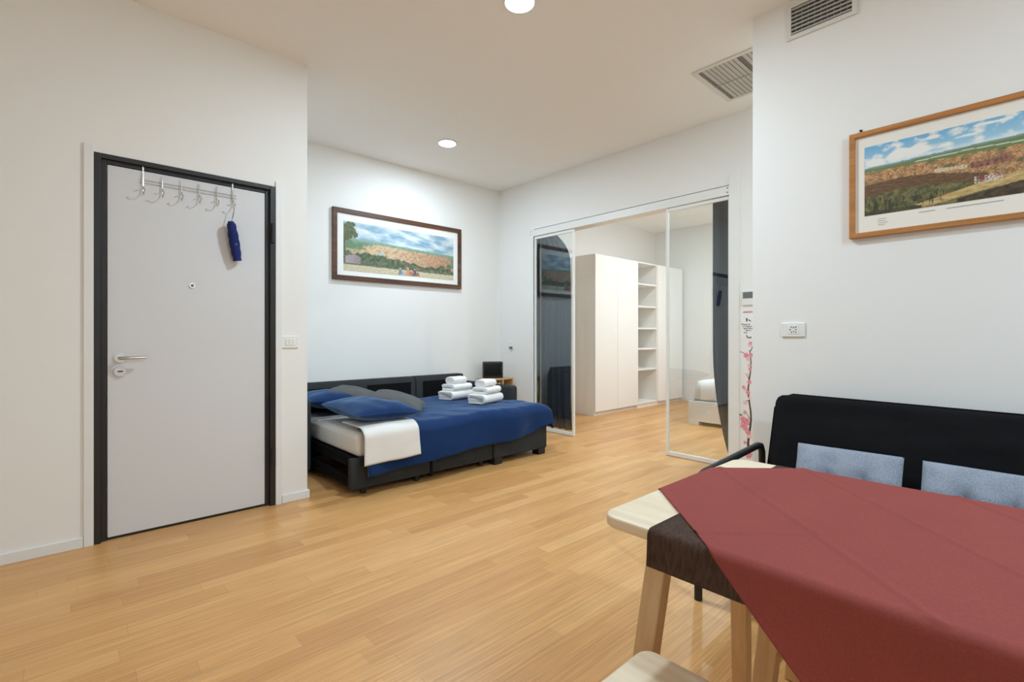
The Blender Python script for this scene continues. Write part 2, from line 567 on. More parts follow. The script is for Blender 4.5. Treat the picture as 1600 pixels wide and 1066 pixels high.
tube(bb, [(0.222, YL - .008, 1.025), (0.222, YL - .046, 1.025), (0.232, YL - .055, 1.025), (0.26, YL - .057, 1.025), (0.335, YL - .055, 1.026)], [.010, .010, .0095, .009, .008], 12)
obj('door_handle', bb, M['chrome'], leaf, True)
bb = BM(); disc(bb, (0.222, YL, 0.947), (0, -1, 0), .031, .012, 32, .028)
lk = obj('lock_escutcheon', bb, M['chrome'], leaf, True)
obj('keyhole', box(BM(), 0.211, 0.235, YL - .0135, YL - .012, 0.945, 0.952), M['black'], lk)
bb = BM(); disc(bb, (0.570, YL, 1.461), (0, -1, 0), .015, .006)
pk = obj('peephole', bb, M['chrome'], leaf, True)
bb = BM(); disc(bb, (0.570, YL - .006, 1.461), (0, -1, 0), .009, .0012)
obj('peephole_lens', bb, M['plastic_grey'], pk, True)

# over-door hook rack
rk = thing('hook_rack', 'chrome six-hook wire rack hung over the top of the entrance door', 'hook rack', (0.56, YL, 1.95))
hx = [0.327, 0.418, 0.512, 0.605, 0.700, 0.790]
for dz in (2.060, 2.043):
    bb = BM()
    tube(bb, [(0.31, YL - .0065, dz), (0.81, YL - .0065, dz)], .0016, 8)
    obj('rail', bb, M['chrome'], rk, True)
for k in (0, 5):
    bb = BM()
    box(bb, hx[k] - .004, hx[k] + .004, YL - .0065, YL - .0048, 2.03, 2.138)
    box(bb, hx[k] - .004, hx[k] + .004, YL - .0065, YL + .01, 2.1135, 2.1155)
    obj('door_bracket', bb, M['chrome'], rk)
for k, x in enumerate(hx):
    bb = BM()
    tube(bb, [(x, YL - .009, 2.095), (x, YL - .010, 1.995), (x, YL - .016, 1.978), (x, YL - .034, 1.968), (x, YL - .056, 1.976), (x, YL - .066, 1.990)], .0023, 8)
    bmesh.ops.create_uvsphere(bb, u_segments=10, v_segments=6, radius=.0055, matrix=Matrix.Translation((x, YL - .067, 1.993)))
    tube(bb, [(x, YL - .010, 2.008), (x, YL - .030, 2.014)], .002, 8)
    bmesh.ops.create_uvsphere(bb, u_segments=10, v_segments=6, radius=.005, matrix=Matrix.Translation((x, YL - .032, 2.015)))
    obj('hook', bb, M['chrome'], rk, True)

# folded umbrella on the last hook
um = thing('umbrella', 'short folded navy umbrella hanging from the last hook on the door', 'umbrella', (0.80, YL - .035, 1.63))
bb = BM()
p0, p1 = Vector((0.772, YL - .05, 1.868)), Vector((0.812, YL - .034, 1.635))
pts, rr = [], []
for i in range(13):
    t = i / 12
    pts.append(p0.lerp(p1, t)); rr.append(.024 + .006 * math.sin(PI * t) + .002 * math.sin(t * 26))
tube(bb, pts, rr, 16)
obj('canopy_sleeve', bb, M['navy_nylon'], um, True)
bb = BM(); tube(bb, [p0 + Vector((-.001, 0, .012)), p0 + Vector((.0, 0, -.004))], [.017, .02], 14)
obj('handle', bb, M['navy_nylon'], um, True)
bb = BM()
tube(bb, [p0 + Vector((0, 0, .01)), (0.785, YL - .052, 1.92), (0.790, YL - .048, 1.966), (0.792, YL - .044, 1.966), (0.780, YL - .048, 1.91), p0 + Vector((0.004, 0, .01))], .0016, 6)
obj('wrist_strap', bb, M['plastic_grey'], um, True)
bb = BM(); bmesh.ops.create_uvsphere(bb, u_segments=10, v_segments=6, radius=.005, matrix=Matrix.Translation((0.797, YL - .069, 1.735)))
obj('snap_button', bb, M['chrome'], um, True)

# light switch by the door
sw = thing('light_switch', 'white three-module light switch beside the entrance door', 'switch', (1.139, YD, 1.108))
obj('plate', box(BM(), 1.082, 1.196, YD - .009, YD, 1.067, 1.149, .003), M['plastic'], sw)
for k in range(3):
    x = 1.109 + k * .023
    obj('rocker', box(BM(), x - 0.0, x + .020, YD - .0125, YD - .008, 1.085, 1.131, .002), M['plastic'], sw)

# ------------------------------------------------------------------ pictures
def picture_print(name, w, h, fn, nx, ny, place, parent):
    """flat print: colour per vertex from fn(u, v); place(u, v) -> world"""
    bb = BM()
    V = grid(bb, nx, ny, lambda u, v: place(u, v))
    cols = []
    bb.verts.index_update()
    for i in range(nx + 1):
        for j in range(ny + 1):
            cols.append(fn(i / nx, j / ny))
    o = obj(name, bb, M['print'], parent)
    at = o.data.color_attributes.new('print', 'FLOAT_COLOR', 'POINT')
    for k, c in enumerate(cols):
        at.data[k].color = c
    return o

def mixc(a, b, t):
    t = max(0, min(1, t))
    return tuple(a[i] + (b[i] - a[i]) * t for i in range(3)) + (1,)

def fbm(x, y, s, o=4):
    v, a, f = 0, 0.5, s
    for k in range(o):
        v += a * noise.noise(Vector((x * f, y * f, 3.7 * k))); a *= .5; f *= 2.1
    return v

def city_left(u, v):
    """generic old-master style view: sky, green hills, pale and russet town, bushes, terrace, tree"""
    x = u * 2.7
    hor = .64 + .035 * math.cos(u * 3.0) - .02 * u + .014 * fbm(x, 0, 4)
    gr = fbm(x, v, 16)                                   # coarse grain
    fine = fbm(x + 5, v * 1.4, 46, 2)
    if v > hor:
        t = fbm(x * .7 + v * .5, v * 2.0, 3.6, 5)
        c = mixc(srgb(132, 166, 186), srgb(214, 224, 226), .45 + 2.2 * t + 1.2 * max(0, .12 - (v - hor)))
    else:
        d = hor - v
        c = mixc(srgb(138, 170, 152), srgb(104, 134, 104), d / .10 + gr)
        tw = 1.25 - ((u - .56) / .40) ** 2 - ((v - .42) / .24) ** 2
        town = mixc(srgb(206, 178, 142), srgb(170, 118, 88), .4 + 1.6 * (u - .45) + 1.4 * gr)
        town = mixc(town, srgb(232, 214, 184), .15 + 2.0 * fine)
        town = mixc(town, srgb(128, 128, 92), 2.4 * fbm(x, v * 2, 9) - .15)
        if d > .06: c = mixc(c, town, tw * 3 + gr * 2)
        if u < .28 and .36 < v < .46: c = mixc(c, srgb(214, 182, 138), .5 + 3 * fine)
        bush = .34 + .10 * fbm(x, 0, 7) - .10 * math.exp(-((u - .72) / .16) ** 2) + .05 * (u < .35)
        if v < bush: c = mixc(mixc(srgb(70, 84, 66), srgb(116, 128, 96), .4 + 1.8 * gr), srgb(196, 148, 128), (fbm(x, v, 6) * 3 - .2) * (u > .3))
    ter = .135 - .02 * u + .012 * fbm(x, 1, 6)
    if v < ter: c = mixc(srgb(212, 202, 172), srgb(178, 170, 140), .4 + 1.4 * fbm(x * 2, v * 6, 8))
    elif v < ter + .02: c = srgb(104, 108, 92)
    if ((u - .03) / .075) ** 2 + ((v - .80) / .19) ** 2 + 1.6 * fbm(x, v, 13, 4) < 1.0: c = mixc(srgb(62, 76, 48), srgb(112, 120, 76), .5 + 2 * fine + gr)
    if abs(u - .012 - .01 * math.sin(v * 9)) < .009 and .2 < v < .75: c = srgb(92, 90, 62)
    q = (u - .075) / .06
    if abs(q) < 1 and .16 < v < .30 + .05 * (1 - abs(q)) + .03 * fbm(x, v, 20): c = mixc(srgb(172, 158, 160), srgb(128, 118, 120), .4 + fine * 2 + q * .4)
    for (cx, hh, cc) in ((.475, .16, srgb(92, 116, 146)), (.505, .13, srgb(150, 168, 186)), (.545, .19, srgb(196, 138, 98)), (.575, .15, srgb(176, 92, 72)), (.61, .18, srgb(66, 60, 76)), (.635, .13, srgb(120, 84, 76))):
        if abs(u - cx) < .016 * (1.5 - (v / hh)) + .004 * fine and .015 < v < hh: c = mixc(cc, srgb(232, 204, 184), fine * 2.5 + (v > hh - .03) * .7)
    if ((u - .30) / .032) ** 2 + ((v - .42) / .035) ** 2 + fine < 1: c = mixc(srgb(150, 172, 172), srgb(190, 200, 190), .5 + gr)
    return c

def city_right(u, v):
    """generic panorama: blue sky with clouds, green plain, russet town, dark slope in front"""
    U = u / .45
    x = u * 3.6
    gr = fbm(x, v, 15)
    fine = fbm(x + 3, v * 1.5, 48, 2)
    hor = .69 + .035 * U + .008 * fbm(x, 0, 5)
    if v > hor:
        c = mixc(srgb(166, 204, 222), srgb(110, 174, 212), (v - hor) * 3.4)
        cl = 0
        for (a, b_, ra, rb, st) in ((.08, .74, .10, .07, 1), (.30, .80, .14, .10, 1.2), (.24, .76, .12, .06, 1), (.42, .80, .20, .05, .8), (.46, .93, .08, .03, .8), (.82, .95, .12, .022, .8), (.66, .85, .09, .025, .7), (1.3, .85, .2, .08, 1), (1.8, .9, .15, .06, 1)):
            cl = max(cl, st * (1 - ((U - a) / ra) ** 2 - ((v - b_) / rb) ** 2))
        c = mixc(c, srgb(234, 234, 228), (cl + 1.3 * fbm(x, v * 1.3, 7, 4)) * 2.2 if cl > -.5 else 0)
        c = mixc(c, srgb(222, 230, 228), .8 - (v - hor) * 14)
    else:
        d = hor - v
        gw = .055 + .07 * min(1, U)
        if d < gw:
            c = mixc(srgb(134, 160, 168), srgb(106, 128, 80), d / .035 + .7 * fbm(x, v * 3, 9))
            if abs(d - gw * .62 - .012 * math.sin(U * 7)) < .007 and U > .35: c = srgb(198, 206, 192)
        else:
            c = mixc(srgb(192, 142, 92), srgb(132, 88, 58), .45 + 1.9 * gr + (d - gw))
            c = mixc(c, srgb(224, 198, 150), 2.2 * fine + .1)
            c = mixc(c, srgb(96, 98, 66), fbm(x, v * 2, 6) * 3.2 - .25)
        slope = .47 - .10 * abs(U - .25) - .25 * max(0, U - .45)
        if v < slope and U < .8: c = mixc(srgb(92, 68, 48), srgb(124, 94, 66), .4 + 1.6 * fbm(x, v * 4, 14) + fine)
        if .48 < U < .68 and abs(v - .46 + .1 * (U - .58)) < .025 + .02 * fbm(x, 0, 14): c = mixc(srgb(226, 210, 178), srgb(172, 142, 104), .45 + 2.5 * fine)
        if .70 < U < .93 and .41 < v < .49 + .10 * max(0, U - .82) * 5: c = mixc(srgb(158, 112, 92), srgb(112, 76, 62), .5 + 2 * fbm(x * 2, v, 16) - (U - .8) * 2)
        low = .26 + .05 * math.sin(U * 5) + .03 * fbm(x, 0, 9)
        if v < low: c = mixc(srgb(72, 78, 48), srgb(132, 122, 80), .4 + 1.8 * gr + fine)
        path = .03 + .34 * max(0, U - .38) - .10 * max(0, U - .8)
        if U > .36 and abs(v - path) < .035 + .05 * (U - .36): c = mixc(srgb(208, 182, 122), srgb(158, 128, 84), .45 + 1.6 * fbm(x, v * 3, 9))
        if U > .62 and v < .30 * (U - .62) + .05 + .03 * gr: c = mixc(srgb(56, 46, 38), srgb(94, 80, 56), .4 + gr * 2)
        if v < .05 + .03 * gr and U < .4: c = mixc(srgb(50, 48, 36), srgb(84, 82, 54), .5 + gr)
        tree = fbm(x * 5, v * .5, 9)
        if tree > .12 and .04 < v < .24 - .05 * U + .1 * tree and U < .55: c = mixc(c, srgb(44, 54, 34), .85)
        if .34 < U < .40 and .10 < v < .19 and fine > -.08: c = srgb(58, 50, 44)
        if .72 < U < .88 and .20 < v < .30 and fine > .02: c = mixc(srgb(224, 214, 206), srgb(150, 62, 58), gr * 3 + .2)
    return c

# walnut framed picture in the alcove
PX0, PX1, PZ0, PZ1 = 1.985, 3.600, 1.730, 2.468
pb = thing('framed_picture', 'walnut-framed wide city view print above the sofa bed', 'picture', (2.79, YB, 1.73))
def rect_frame(name, mtl, parent, plane, a0, a1, z0, z1, wd, d0, d1, r=.003):
    """mitred picture frame; plane 'y' (runs in x) or 'x' (runs in y); d0..d1 is its depth range"""
    bb = BM()
    def bx(p0, p1, q0, q1):
        if plane == 'y': box(bb, p0, p1, d0, d1, q0, q1, r)
        else: box(bb, d0, d1, p0, p1, q0, q1, r)
    bx(a0, a0 + wd, z0, z1); bx(a1 - wd, a1, z0, z1)
    bx(a0 + wd - .002, a1 - wd + .002, z0, z0 + wd); bx(a0 + wd - .002, a1 - wd + .002, z1 - wd, z1)
    return obj(name, bb, mtl, parent)
rect_frame('frame', M['walnut_frame'], pb, 'y', PX0, PX1, PZ0, PZ1, .048, YB - .034, YB - .004)
mb = obj('mat_board', box(BM(), PX0 + .04, PX1 - .04, YB - .018, YB - .004, PZ0 + .04, PZ1 - .04), M['mat_board_white'], pb)
picture_print('print', 1, 1, city_left, 330, 140, lambda u, v: (PX0 + .118 + u * 1.385, YB - .0195, PZ0 + .098 + v * .515), pb)

# oak framed picture on the right wall
QY1, QY0, QZ0, QZ1 = 0.683, -0.72, 1.660, 2.208
pr = thing('framed_picture', 'honey oak framed panorama print with blue sky on the wall above the black futon', 'picture', (XR, 0.0, 1.66))
rect_frame('frame', M['oak_frame'], pr, 'x', QY0, QY1, QZ0, QZ1, .026, XR - .030, XR - .003)
obj('mat_board', box(BM(), XR - .016, XR - .003, QY0 + .02, QY1 - .02, QZ0 + .02, QZ1 - .02), M['mat_board'], pr)
picture_print('print', 1, 1, city_right, 420, 130, lambda u, v: (XR - .0175, QY1 - .066 - u * 1.27, QZ0 + .110 + v * .355), pr)
bb = BM()
for (yy, zz, n_, ww) in ((.56, 1.745, 4, .05), (.03, 1.745, 5, .05)):
    bb = BM()
    for i in range(n_):
        box(bb, XR - .0168, XR - .0158, yy - ww * (.5 + .5 * random.random()), yy, zz - i * .010, zz - i * .010 + .0025)
    obj('caption', bb, M['vent_grey'], pr)
for yc, ww in ((.40, .06), (.30, .10), (.20, .09)):
    obj('caption', box(BM(), XR - .0168, XR - .0158, yc - ww, yc, 1.748, 1.752), M['vent_grey'], pr)
bb = BM(); disc(bb, (XR, .635, 2.222), (-1, 0, 0), .006, .012, 12)
obj('hanging_nail', bb, M['black'], pr, True)

# ------------------------------------------------------------------ ceiling lamps
def lamp(x, y, watts, col, label, name='ceiling_light', group=None, rad=.082):
    t = thing(name, label, 'ceiling light', (x, y, H - .012), group=group)
    bb = BM()
    n = 40
    for r0, r1, z0, z1 in ((rad, rad + .012, H - .012, H - .010), (rad + .012, rad + .014, H - .010, H)):
        pass
    tube(bb, [(x, y, H - .0005), (x, y, H - .006), (x, y, H - .010)], [rad + .016, rad + .015, rad + .008], n)
    obj('trim_ring', bb, M['plastic'], t, True)
    bb = BM()
    disc(bb, (x, y, H - .0095), (0, 0, -1), rad, .0035, n)
    obj('diffuser', bb, emit('lamp glow ' + label[:12], col, 14.0), t)
    ld = bpy.data.lights.new('lamp_light', 'AREA')
    ld.shape = 'DISK'
    ld.size = rad * 2
    ld.energy = watts
    ld.color = col
    lo = bpy.data.objects.new('lamp_light', ld)
    lo.location = (0, 0, -.004)
    lo.parent = t
    link(lo)
    return t
lamp(*LAMP_ALCOVE, 'round recessed ceiling light over the sofa bed alcove')
lamp(*LAMP_ROOM, 'round recessed ceiling light at the top edge of the photo')
lb = ['round recessed ceiling light beyond the far end of the dining table', 'round recessed ceiling light at the rear left of the room']
for a, l in zip(LAMPS_FILL, lb):
    lamp(*a, l)
lamp(*LAMP_NOOK_FILL, 'round recessed ceiling light in the passage behind the right wall')
for a, l in zip(LAMPS_BED, ('round recessed bedroom ceiling light in front of the wardrobes', 'round recessed bedroom ceiling light over the bed')):
    lamp(*a, l)

# ------------------------------------------------------------------ vents
VY0, VY1, VZ0, VZ1 = 0.650, 0.990, 2.845, 3.050
v = thing('wall_vent', 'white framed air vent with dark slots high on the right wall', 'vent', (XR, .82, VZ0))
bb = BM()
rect_frame('frame', M['vent'], v, 'x', VY0, VY1, VZ0, VZ1, .024, XR - .012, XR)
obj('duct', box(BM(), XR - .002, XR, VY0 + .02, VY1 - .02, VZ0 + .02, VZ1 - .02), M['vent_dark'], v)
for i in range(7):
    z = VZ0 + .034 + i * .0226
    bb = BM(); box(bb, XR - .010, XR - .003, VY0 + .022, VY1 - .022, z - .0055, z + .0055)
    obj('slat', bb, M['vent_grey'], v)
bb = BM()
for k in range(9):
    y = VY0 + .045 + k * .031
    box(bb, XR - .004, XR - .0025, y - .001, y + .001, VZ0 + .022, VZ1 - .022)
obj('rear_fins', bb, M['vent_grey'], v)

CX0, CX1, CY0, CY1 = 3.36, 3.985, 0.85, 1.725
cv = thing('ceiling_vent', 'square louvred return grille in the ceiling behind the right wall corner', 'vent', (3.67, 1.3, H))
bb = BM()
box(bb, CX0, CX0 + .03, CY0, CY1, H - .010, H, .002); box(bb, CX1 - .03, CX1, CY0, CY1, H - .010, H, .002)
box(bb, CX0 + .03, CX1 - .03, CY0, CY0 + .03, H - .010, H, .002); box(bb, CX0 + .03, CX1 - .03, CY1 - .03, CY1, H - .010, H, .002)
obj('frame', bb, M['vent'], cv)
obj('duct', box(BM(), CX0 + .02, CX1 - .02, CY0 + .02, CY1 - .02, H - .002, H), M['duct_grey'], cv)
ns = 26
pit = (CY1 - CY0 - .06) / ns
for i in range(ns):
    if i in (0, 9, 18): continue
    y = CY1 - .03 - pit * (i + .5)
    Mx = Matrix.Translation((0, y, H - .0075)) @ Matrix.Rotation(math.radians(7), 4, 'X')
    bb = BM(); box(bb, CX0 + .03, CX1 - .03, -pit * .47, pit * .47, -.0008, .0008, M=Mx)
    obj('louvre', bb, M['louvre'], cv)
bb = BM()
box(bb, 3.668, 3.674, CY0 + .03, CY1 - .03, H - .0125, H - .0105)
obj('cross_bar', bb, M['vent_grey'], cv)

# ------------------------------------------------------------------ sliding doors
struct('trim_3', box(BM(), XS - .012, XS + .13, OY1, 4.285, 0, OZ1 - .005, .002), M['alu'])
struct('trim_4', box(BM(), XS - .014, XS + .13, 1.745, OY0, 0, 2.55, .002), M['alu'])
struct('trim_5', box(BM(), XS - .010, XS + .13, OY0, 4.285, 2.378, 2.458, .002), M['alu'])
for (yy, zz) in ((1.838, 2.44), (1.838, 2.405), (4.272, 2.44), (4.272, 2.405)):
    pass
bb = BM()
for (yy, zz) in ((1.846, 2.44), (1.846, 2.402), (4.274, 2.442), (4.274, 2.404)):
    disc(bb, (XS - .010, yy, zz), (-1, 0, 0), .006, .003, 10)
o = obj('trim_6', bb, M['plastic_grey']); o['kind'] = 'structure'

def sliding(name, label, y0, y1, x):
    t = thing(name, label, 'sliding door', (x, (y0 + y1) / 2, 0))
    bb = BM()
    z1 = 2.372
    box(bb, x - .012, x + .012, y0, y0 + .024, 0.004, z1, .002)
    box(bb, x - .012, x + .012, y1 - .024, y1, 0.004, z1, .002)
    box(bb, x - .012, x + .012, y0 + .024, y1 - .024, 0.004, .042, .002)
    box(bb, x - .012, x + .012, y0 + .024, y1 - .024, z1 - .03, z1, .002)
    obj('frame', bb, M['alu'], t)
    bb = box(BM(), x - .003, x + .003, y0 + .02, y1 - .02, .04, z1 - .02)
    obj('glass_pane', bb, M['glass'], t)
    return t
sliding('sliding_door', 'white framed glass sliding panel on the left, behind the foot of the sofa bed', 3.597, 4.232, XS + .018)
sliding('sliding_door', 'white framed glass sliding panel on the right, beside the charcoal curtain', 1.822, 2.443, XS + .018)

# curtains behind the glass
def curtain(label, y0, y1, x, edge, seedv):
    """edge(z) -> (ya, yb) range of the curtain at height z"""
    t = thing('curtain', label, 'curtain', (x, (y0 + y1) / 2, 0.02))
    bb = BM()
    nu, nv = 90, 40
    def fn(u, vv):
        z = .015 + vv * 2.50
        ya, yb = edge(z)
        y = ya + (yb - ya) * u
        amp = .022 * (.6 + .4 * math.sin(u * 5 + seedv))
        xx = x + amp * math.sin(u * 9 * 2 * PI * .55 + seedv + .3 * math.sin(vv * 3)) + .006 * nz((u * 6, vv * 2, seedv))
        return (xx, y, z)
    grid(bb, nu, nv, fn)
    o = obj('panel', bb, M['curtain'], t, True)
    solid(o, .003, 0)
    return t
def edge_l(z):
    yb = 4.25 
    ya = 3.845 - .05 * math.exp(-z / .25) - .02 * math.sin(z * 1.3) + .35 * max(0, (z - 2.05) / .45) ** 2
    return ya, yb + .12
def edge_r(z):
    ya = 1.50
    yb = 2.062 - .165 * max(0, (1.05 - z) / 1.05) ** 2
    return ya, yb
curtain('charcoal curtain behind the left glass panel', 3.8, 4.3, XS + .21, edge_l, 0.5)
curtain('charcoal curtain behind the right glass panel', 1.5, 2.0, XS + .16, edge_r, 2.0)

# ------------------------------------------------------------------ bedroom
WZ = 2.33
WY = 4.30
def wardrobe_unit(x0, x1, label, doors=2):
    t = thing('wardrobe', label, 'wardrobe', ((x0 + x1) / 2, 4.6, 0), group='white wardrobes along the bedroom wall')
    bb = BM()
    box(bb, x0, x0 + .018, WY + .02, YB - .01, 0, WZ); box(bb, x1 - .018, x1, WY + .02, YB - .01, 0, WZ)
    box(bb, x0 + .018, x1 - .018, WY + .02, YB - .01, WZ - .018, WZ)
    box(bb, x0 + .018, x1 - .018, WY + .04, WY + .055, 0, .06)
    box(bb, x0 + .018, x1 - .018, YB - .02, YB - .01, .06, WZ - .018)
    obj('carcass', bb, M['wardrobe'], t)
    wd = (x1 - x0) / doors
    for k in range(doors):
        obj('door', box(BM(), x0 + k * wd + .0015, x0 + (k + 1) * wd - .0015, WY, WY + .019, .06, WZ - .002, .0015), M['wardrobe'], t)
    return t
wardrobe_unit(5.56, 6.645, 'white two-door wardrobe left of the open shelves in the bedroom')
wardrobe_unit(7.235, 8.05, 'white two-door wardrobe right of the open shelves in the bedroom')
t = thing('shelf_unit', 'tall white open shelf unit between the two wardrobes', 'shelves', (6.94, 4.6, 0))
bb = BM()
box(bb, 6.648, 6.666, WY + .01, YB - .01, 0, WZ); box(bb, 7.214, 7.232, WY + .01, YB - .01, 0, WZ)
box(bb, 6.666, 7.214, WY + .01, YB - .01, WZ - .018, WZ)
box(bb, 6.666, 7.214, YB - .02, YB - .01, .06, WZ - .018)
box(bb, 6.666, 7.214, WY + .03, WY + .045, 0, .06)
obj('carcass', bb, M['wardrobe'], t)
for py in (639, 576, 544, 510, 477, 443):
    pass
for z in (.06, .60, .93, 1.26, 1.61, 1.97):
    obj('shelf', box(BM(), 6.666, 7.214, WY + .015, YB - .02, z, z + .022), M['wardrobe'], t)

# bedroom bed
t = thing('bed', 'white low box bed seen through the right glass panel', 'bed', (7.0, 2.3, 0))
bb = BM()
box(bb, 6.0, 6.03, 1.50, 3.12, 0.045, .305, .003); box(bb, 6.03, 8.05, 3.09, 3.12, 0.045, .305, .003); box(bb, 6.03, 8.05, 1.50, 1.53, 0.045, .305, .003)
for (xx, yy) in ((6.0, 2.98), (6.0, 1.5), (7.9, 2.98), (7.9, 1.5)):
    box(bb, xx, xx + .14, yy, yy + .14, 0, .046)
obj('bed_frame', bb, M['wardrobe'], t)
obj('headboard', box(BM(), 8.03, 8.07, 1.48, 3.14, 0.05, .84, .006), M['wardrobe'], t)
obj('mattress', box(BM(), 6.05, 8.0, 1.55, 3.07, .16, .40, .05, 4), M['cotton_white'], t, True)
bb = BM()
def dv(u, vv):
    x = 6.02 + 1.9 * u; y = 1.5 + 1.6 * vv
    ex = max(0, .11 - (x - 6.02)) / .11; ey = max(0, .11 - (3.1 - y)) / .11; e2 = max(0, .11 - (y - 1.5)) / .11
    k = min(1, math.sqrt(ex * ex + ey * ey + e2 * e2))
    z = .335 + .235 * (max(0, 1 - k ** 3.2)) ** .5 + .010 * nz((x * 4, y * 4, 1))
    return (x, y, z)
grid(bb, 90, 80, dv)
o = obj('duvet', bb, M['cotton_white'], None, True); tag(o, 'plump white duvet on the bedroom bed', 'duvet')
solid(o, .02)

# bedside lamp behind the curtain
t = thing('wall_lamp', 'warm reading lamp on the bedroom wall beside the curtain edge', 'lamp', (8.09, 2.55, 1.0))
bb = BM(); disc(bb, (8.099, 2.55, 1.05), (-1, 0, 0), .03, .02, 20); tube(bb, [(8.08, 2.55, 1.05), (8.0, 2.55, 1.05), (7.98, 2.55, 1.07)], .008, 10)
obj('bracket', bb, M['chrome'], t, True)
bb = BM(); tube(bb, [(7.98, 2.55, 1.03), (7.98, 2.55, 1.15)], [.05, .035], 24, cap=False)
o = obj('lamp_shade', bb, M['paper'], t, True); solid(o, .002, 0)
ld = bpy.data.lights.new('reading_light', 'POINT'); ld.energy = 6; ld.color = (1, .86, .66); ld.shadow_soft_size = .03
lo = bpy.data.objects.new('reading_light', ld); lo.location = (7.98 - 8.09, 0, .09); lo.parent = t; link(lo)

# ------------------------------------------------------------------ sofa bed
sb = thing('sofa_bed', 'dark grey corner sofa bed pulled out in the alcove', 'sofa bed', (2.5, 4.0, 0))
G, K = M['grey_fabric'], M['black_fabric']
SY0, SYB = 3.29, 4.60
for (x0, x1) in ((1.30, 2.800), (2.806, 3.46)):
    obj('backrest', prism(BM(), [(SYB, .06), (SYB + .17, .06), (SYB + .17, .64), (SYB + .13, .705), (SYB + .03, .705), (SYB, .66)], 'x', x0, x1, .012, 3), G, sb, True)
for (x0, x1) in ((1.56, 2.095), (2.237, 2.738), (2.89, 3.36)):
    obj('backrest_panel', box(BM(), x0, x1, SYB - .006, SYB + .01, .45, .652, .002), K, sb)
obj('armrest', box(BM(), 1.27, 1.462, 3.99, SYB + .16, .05, .628, .03, 4), G, sb, True)
obj('armrest', box(BM(), 3.385, 3.50, 3.72, SYB + .16, .05, .628, .03, 4), G, sb, True)
# pull-out bed unit
obj('front_panel', box(BM(), 1.475, 2.135, SY0, SY0 + .05, .055, .275, .008, 2), G, sb, True)
obj('front_panel', box(BM(), 2.155, 2.785, SY0, SY0 + .05, .055, .275, .008, 2), G, sb, True)
obj('pull_strap', box(BM(), 2.135, 2.155, SY0 - .004, SY0 + .05, .03, .30, .003), K, sb)
b = BM()
box(b, 1.51, 2.78, SY0 + .05, 4.5, .20, .27); box(b, 1.50, 1.53, SY0 + .05, 4.5, .06, .13)
box(b, 1.50, 2.78, 4.44, 4.5, .06, .27)
obj('bed_chassis', b, K, sb)
obj('mattress', box(BM(), 1.53, 2.79, 3.30, 4.56, .272, .445, .045, 5), M['cotton_white'], sb, True)
# chaise
obj('chaise_base', box(BM(), 2.79, 3.465, SY0 - .02, 4.58, .06, .42, .012, 3), G, sb, True)
for (x, y) in ((1.60, 3.36), (2.05, 3.36), (2.70, 3.36)):
    bb = BM(); disc(bb, (x, y, 0), (0, 0, 1), .022, .06, 16)
    obj('caster', bb, M['black'], sb, True)
for (x, y) in ((2.80, 3.28), (3.36, 3.28), (2.80, 4.45), (3.36, 4.45), (1.29, 4.0), (1.29, 4.65)):
    obj('foot', box(BM(), x, x + .09, y, y + .09, 0, .062, .003), M['black'], sb)

# drape helper: bends a flat sheet over straight edges
def bend(e, r):
    if e <= 0: return 0.0, 0.0
    q = r * PI / 2
    if e < q: return r * math.sin(e / r), r * (1 - math.cos(e / r))
    return r + .04 * (e - q), r + (e - q)

def interp(tab, x):
    if x <= tab[0][0]: return tab[0][1]
    for (a, fa), (c, fc) in zip(tab, tab[1:]):
        if x <= c:
            k = (x - a) / (c - a); k = k * k * (3 - 2 * k)
            return fa + (fc - fa) * k
    return tab[-1][1]

HEM = [(1.58, .150), (2.0, .165), (2.25, .185), (2.55, .205), (2.9, .20), (3.2, .23), (3.40, .285), (3.48, .30)]
def duvet_fn(u, vv):
    ztop = .485
    r = .075
    xe, ye = 3.43, 3.335
    b0 = 4.55 - vv * 1.56
    k0 = min(1, max(0, (b0 - 3.42) / .18)); k0 = k0 * k0 * (3 - 2 * k0)
    a0 = 1.575 + .33 * k0              # the duvet is folded back under the pillows
    a = a0 + u * (3.43 - a0 + .26)
    hem = interp(HEM, min(a, 3.48))
    drop = (ztop - r - hem) + r * PI / 2
    L = 4.55 - ye + drop
    bflat = 4.55 - vv * L
    ex, ey = max(0, a - xe), max(0, ye - bflat)
    fx, gx = bend(ex, r)
    fy, gy = bend(ey, r)
    x = min(a, xe) + fx
    y = max(bflat, ye) - fy
    g = max(gx, gy) + .12 * min(gx, gy)
    # puffiness and wrinkles
    p = .014 * fbm(a * 1.3, bflat * 1.3, 2.0, 3)
    wr = .010 * nz((a * 5 + bflat * 3, bflat * 4 - a * 2, .3)) + .004 * nz((a * 14, bflat * 9, 2))
    z = ztop - g + (p + wr) * (1 if g < .05 else .3)
    if ey > 0:
        k = min(1, ey / .12)
        y -= k * (.012 + .028 * (0.5 + 0.5 * math.sin(a * 9 + 1.5 * math.sin(a * 4))) * min(1, ey / .25) + .018 * nz((a * 3.2 + ey * 5, ey * 4, 5)))
    if ex > 0:
        x += min(1, ex / .12) * .010 * nz((bflat * 6, ex * 4, 9))
    return (x, y, z)
bb = BM()
grid(bb, 120, 100, duvet_fn)
o = obj('duvet', bb, M['cotton_blue'], None, True)
solid(o, .022)
tag(o, 'navy blue duvet spread over the sofa bed with its front hanging down', 'duvet')

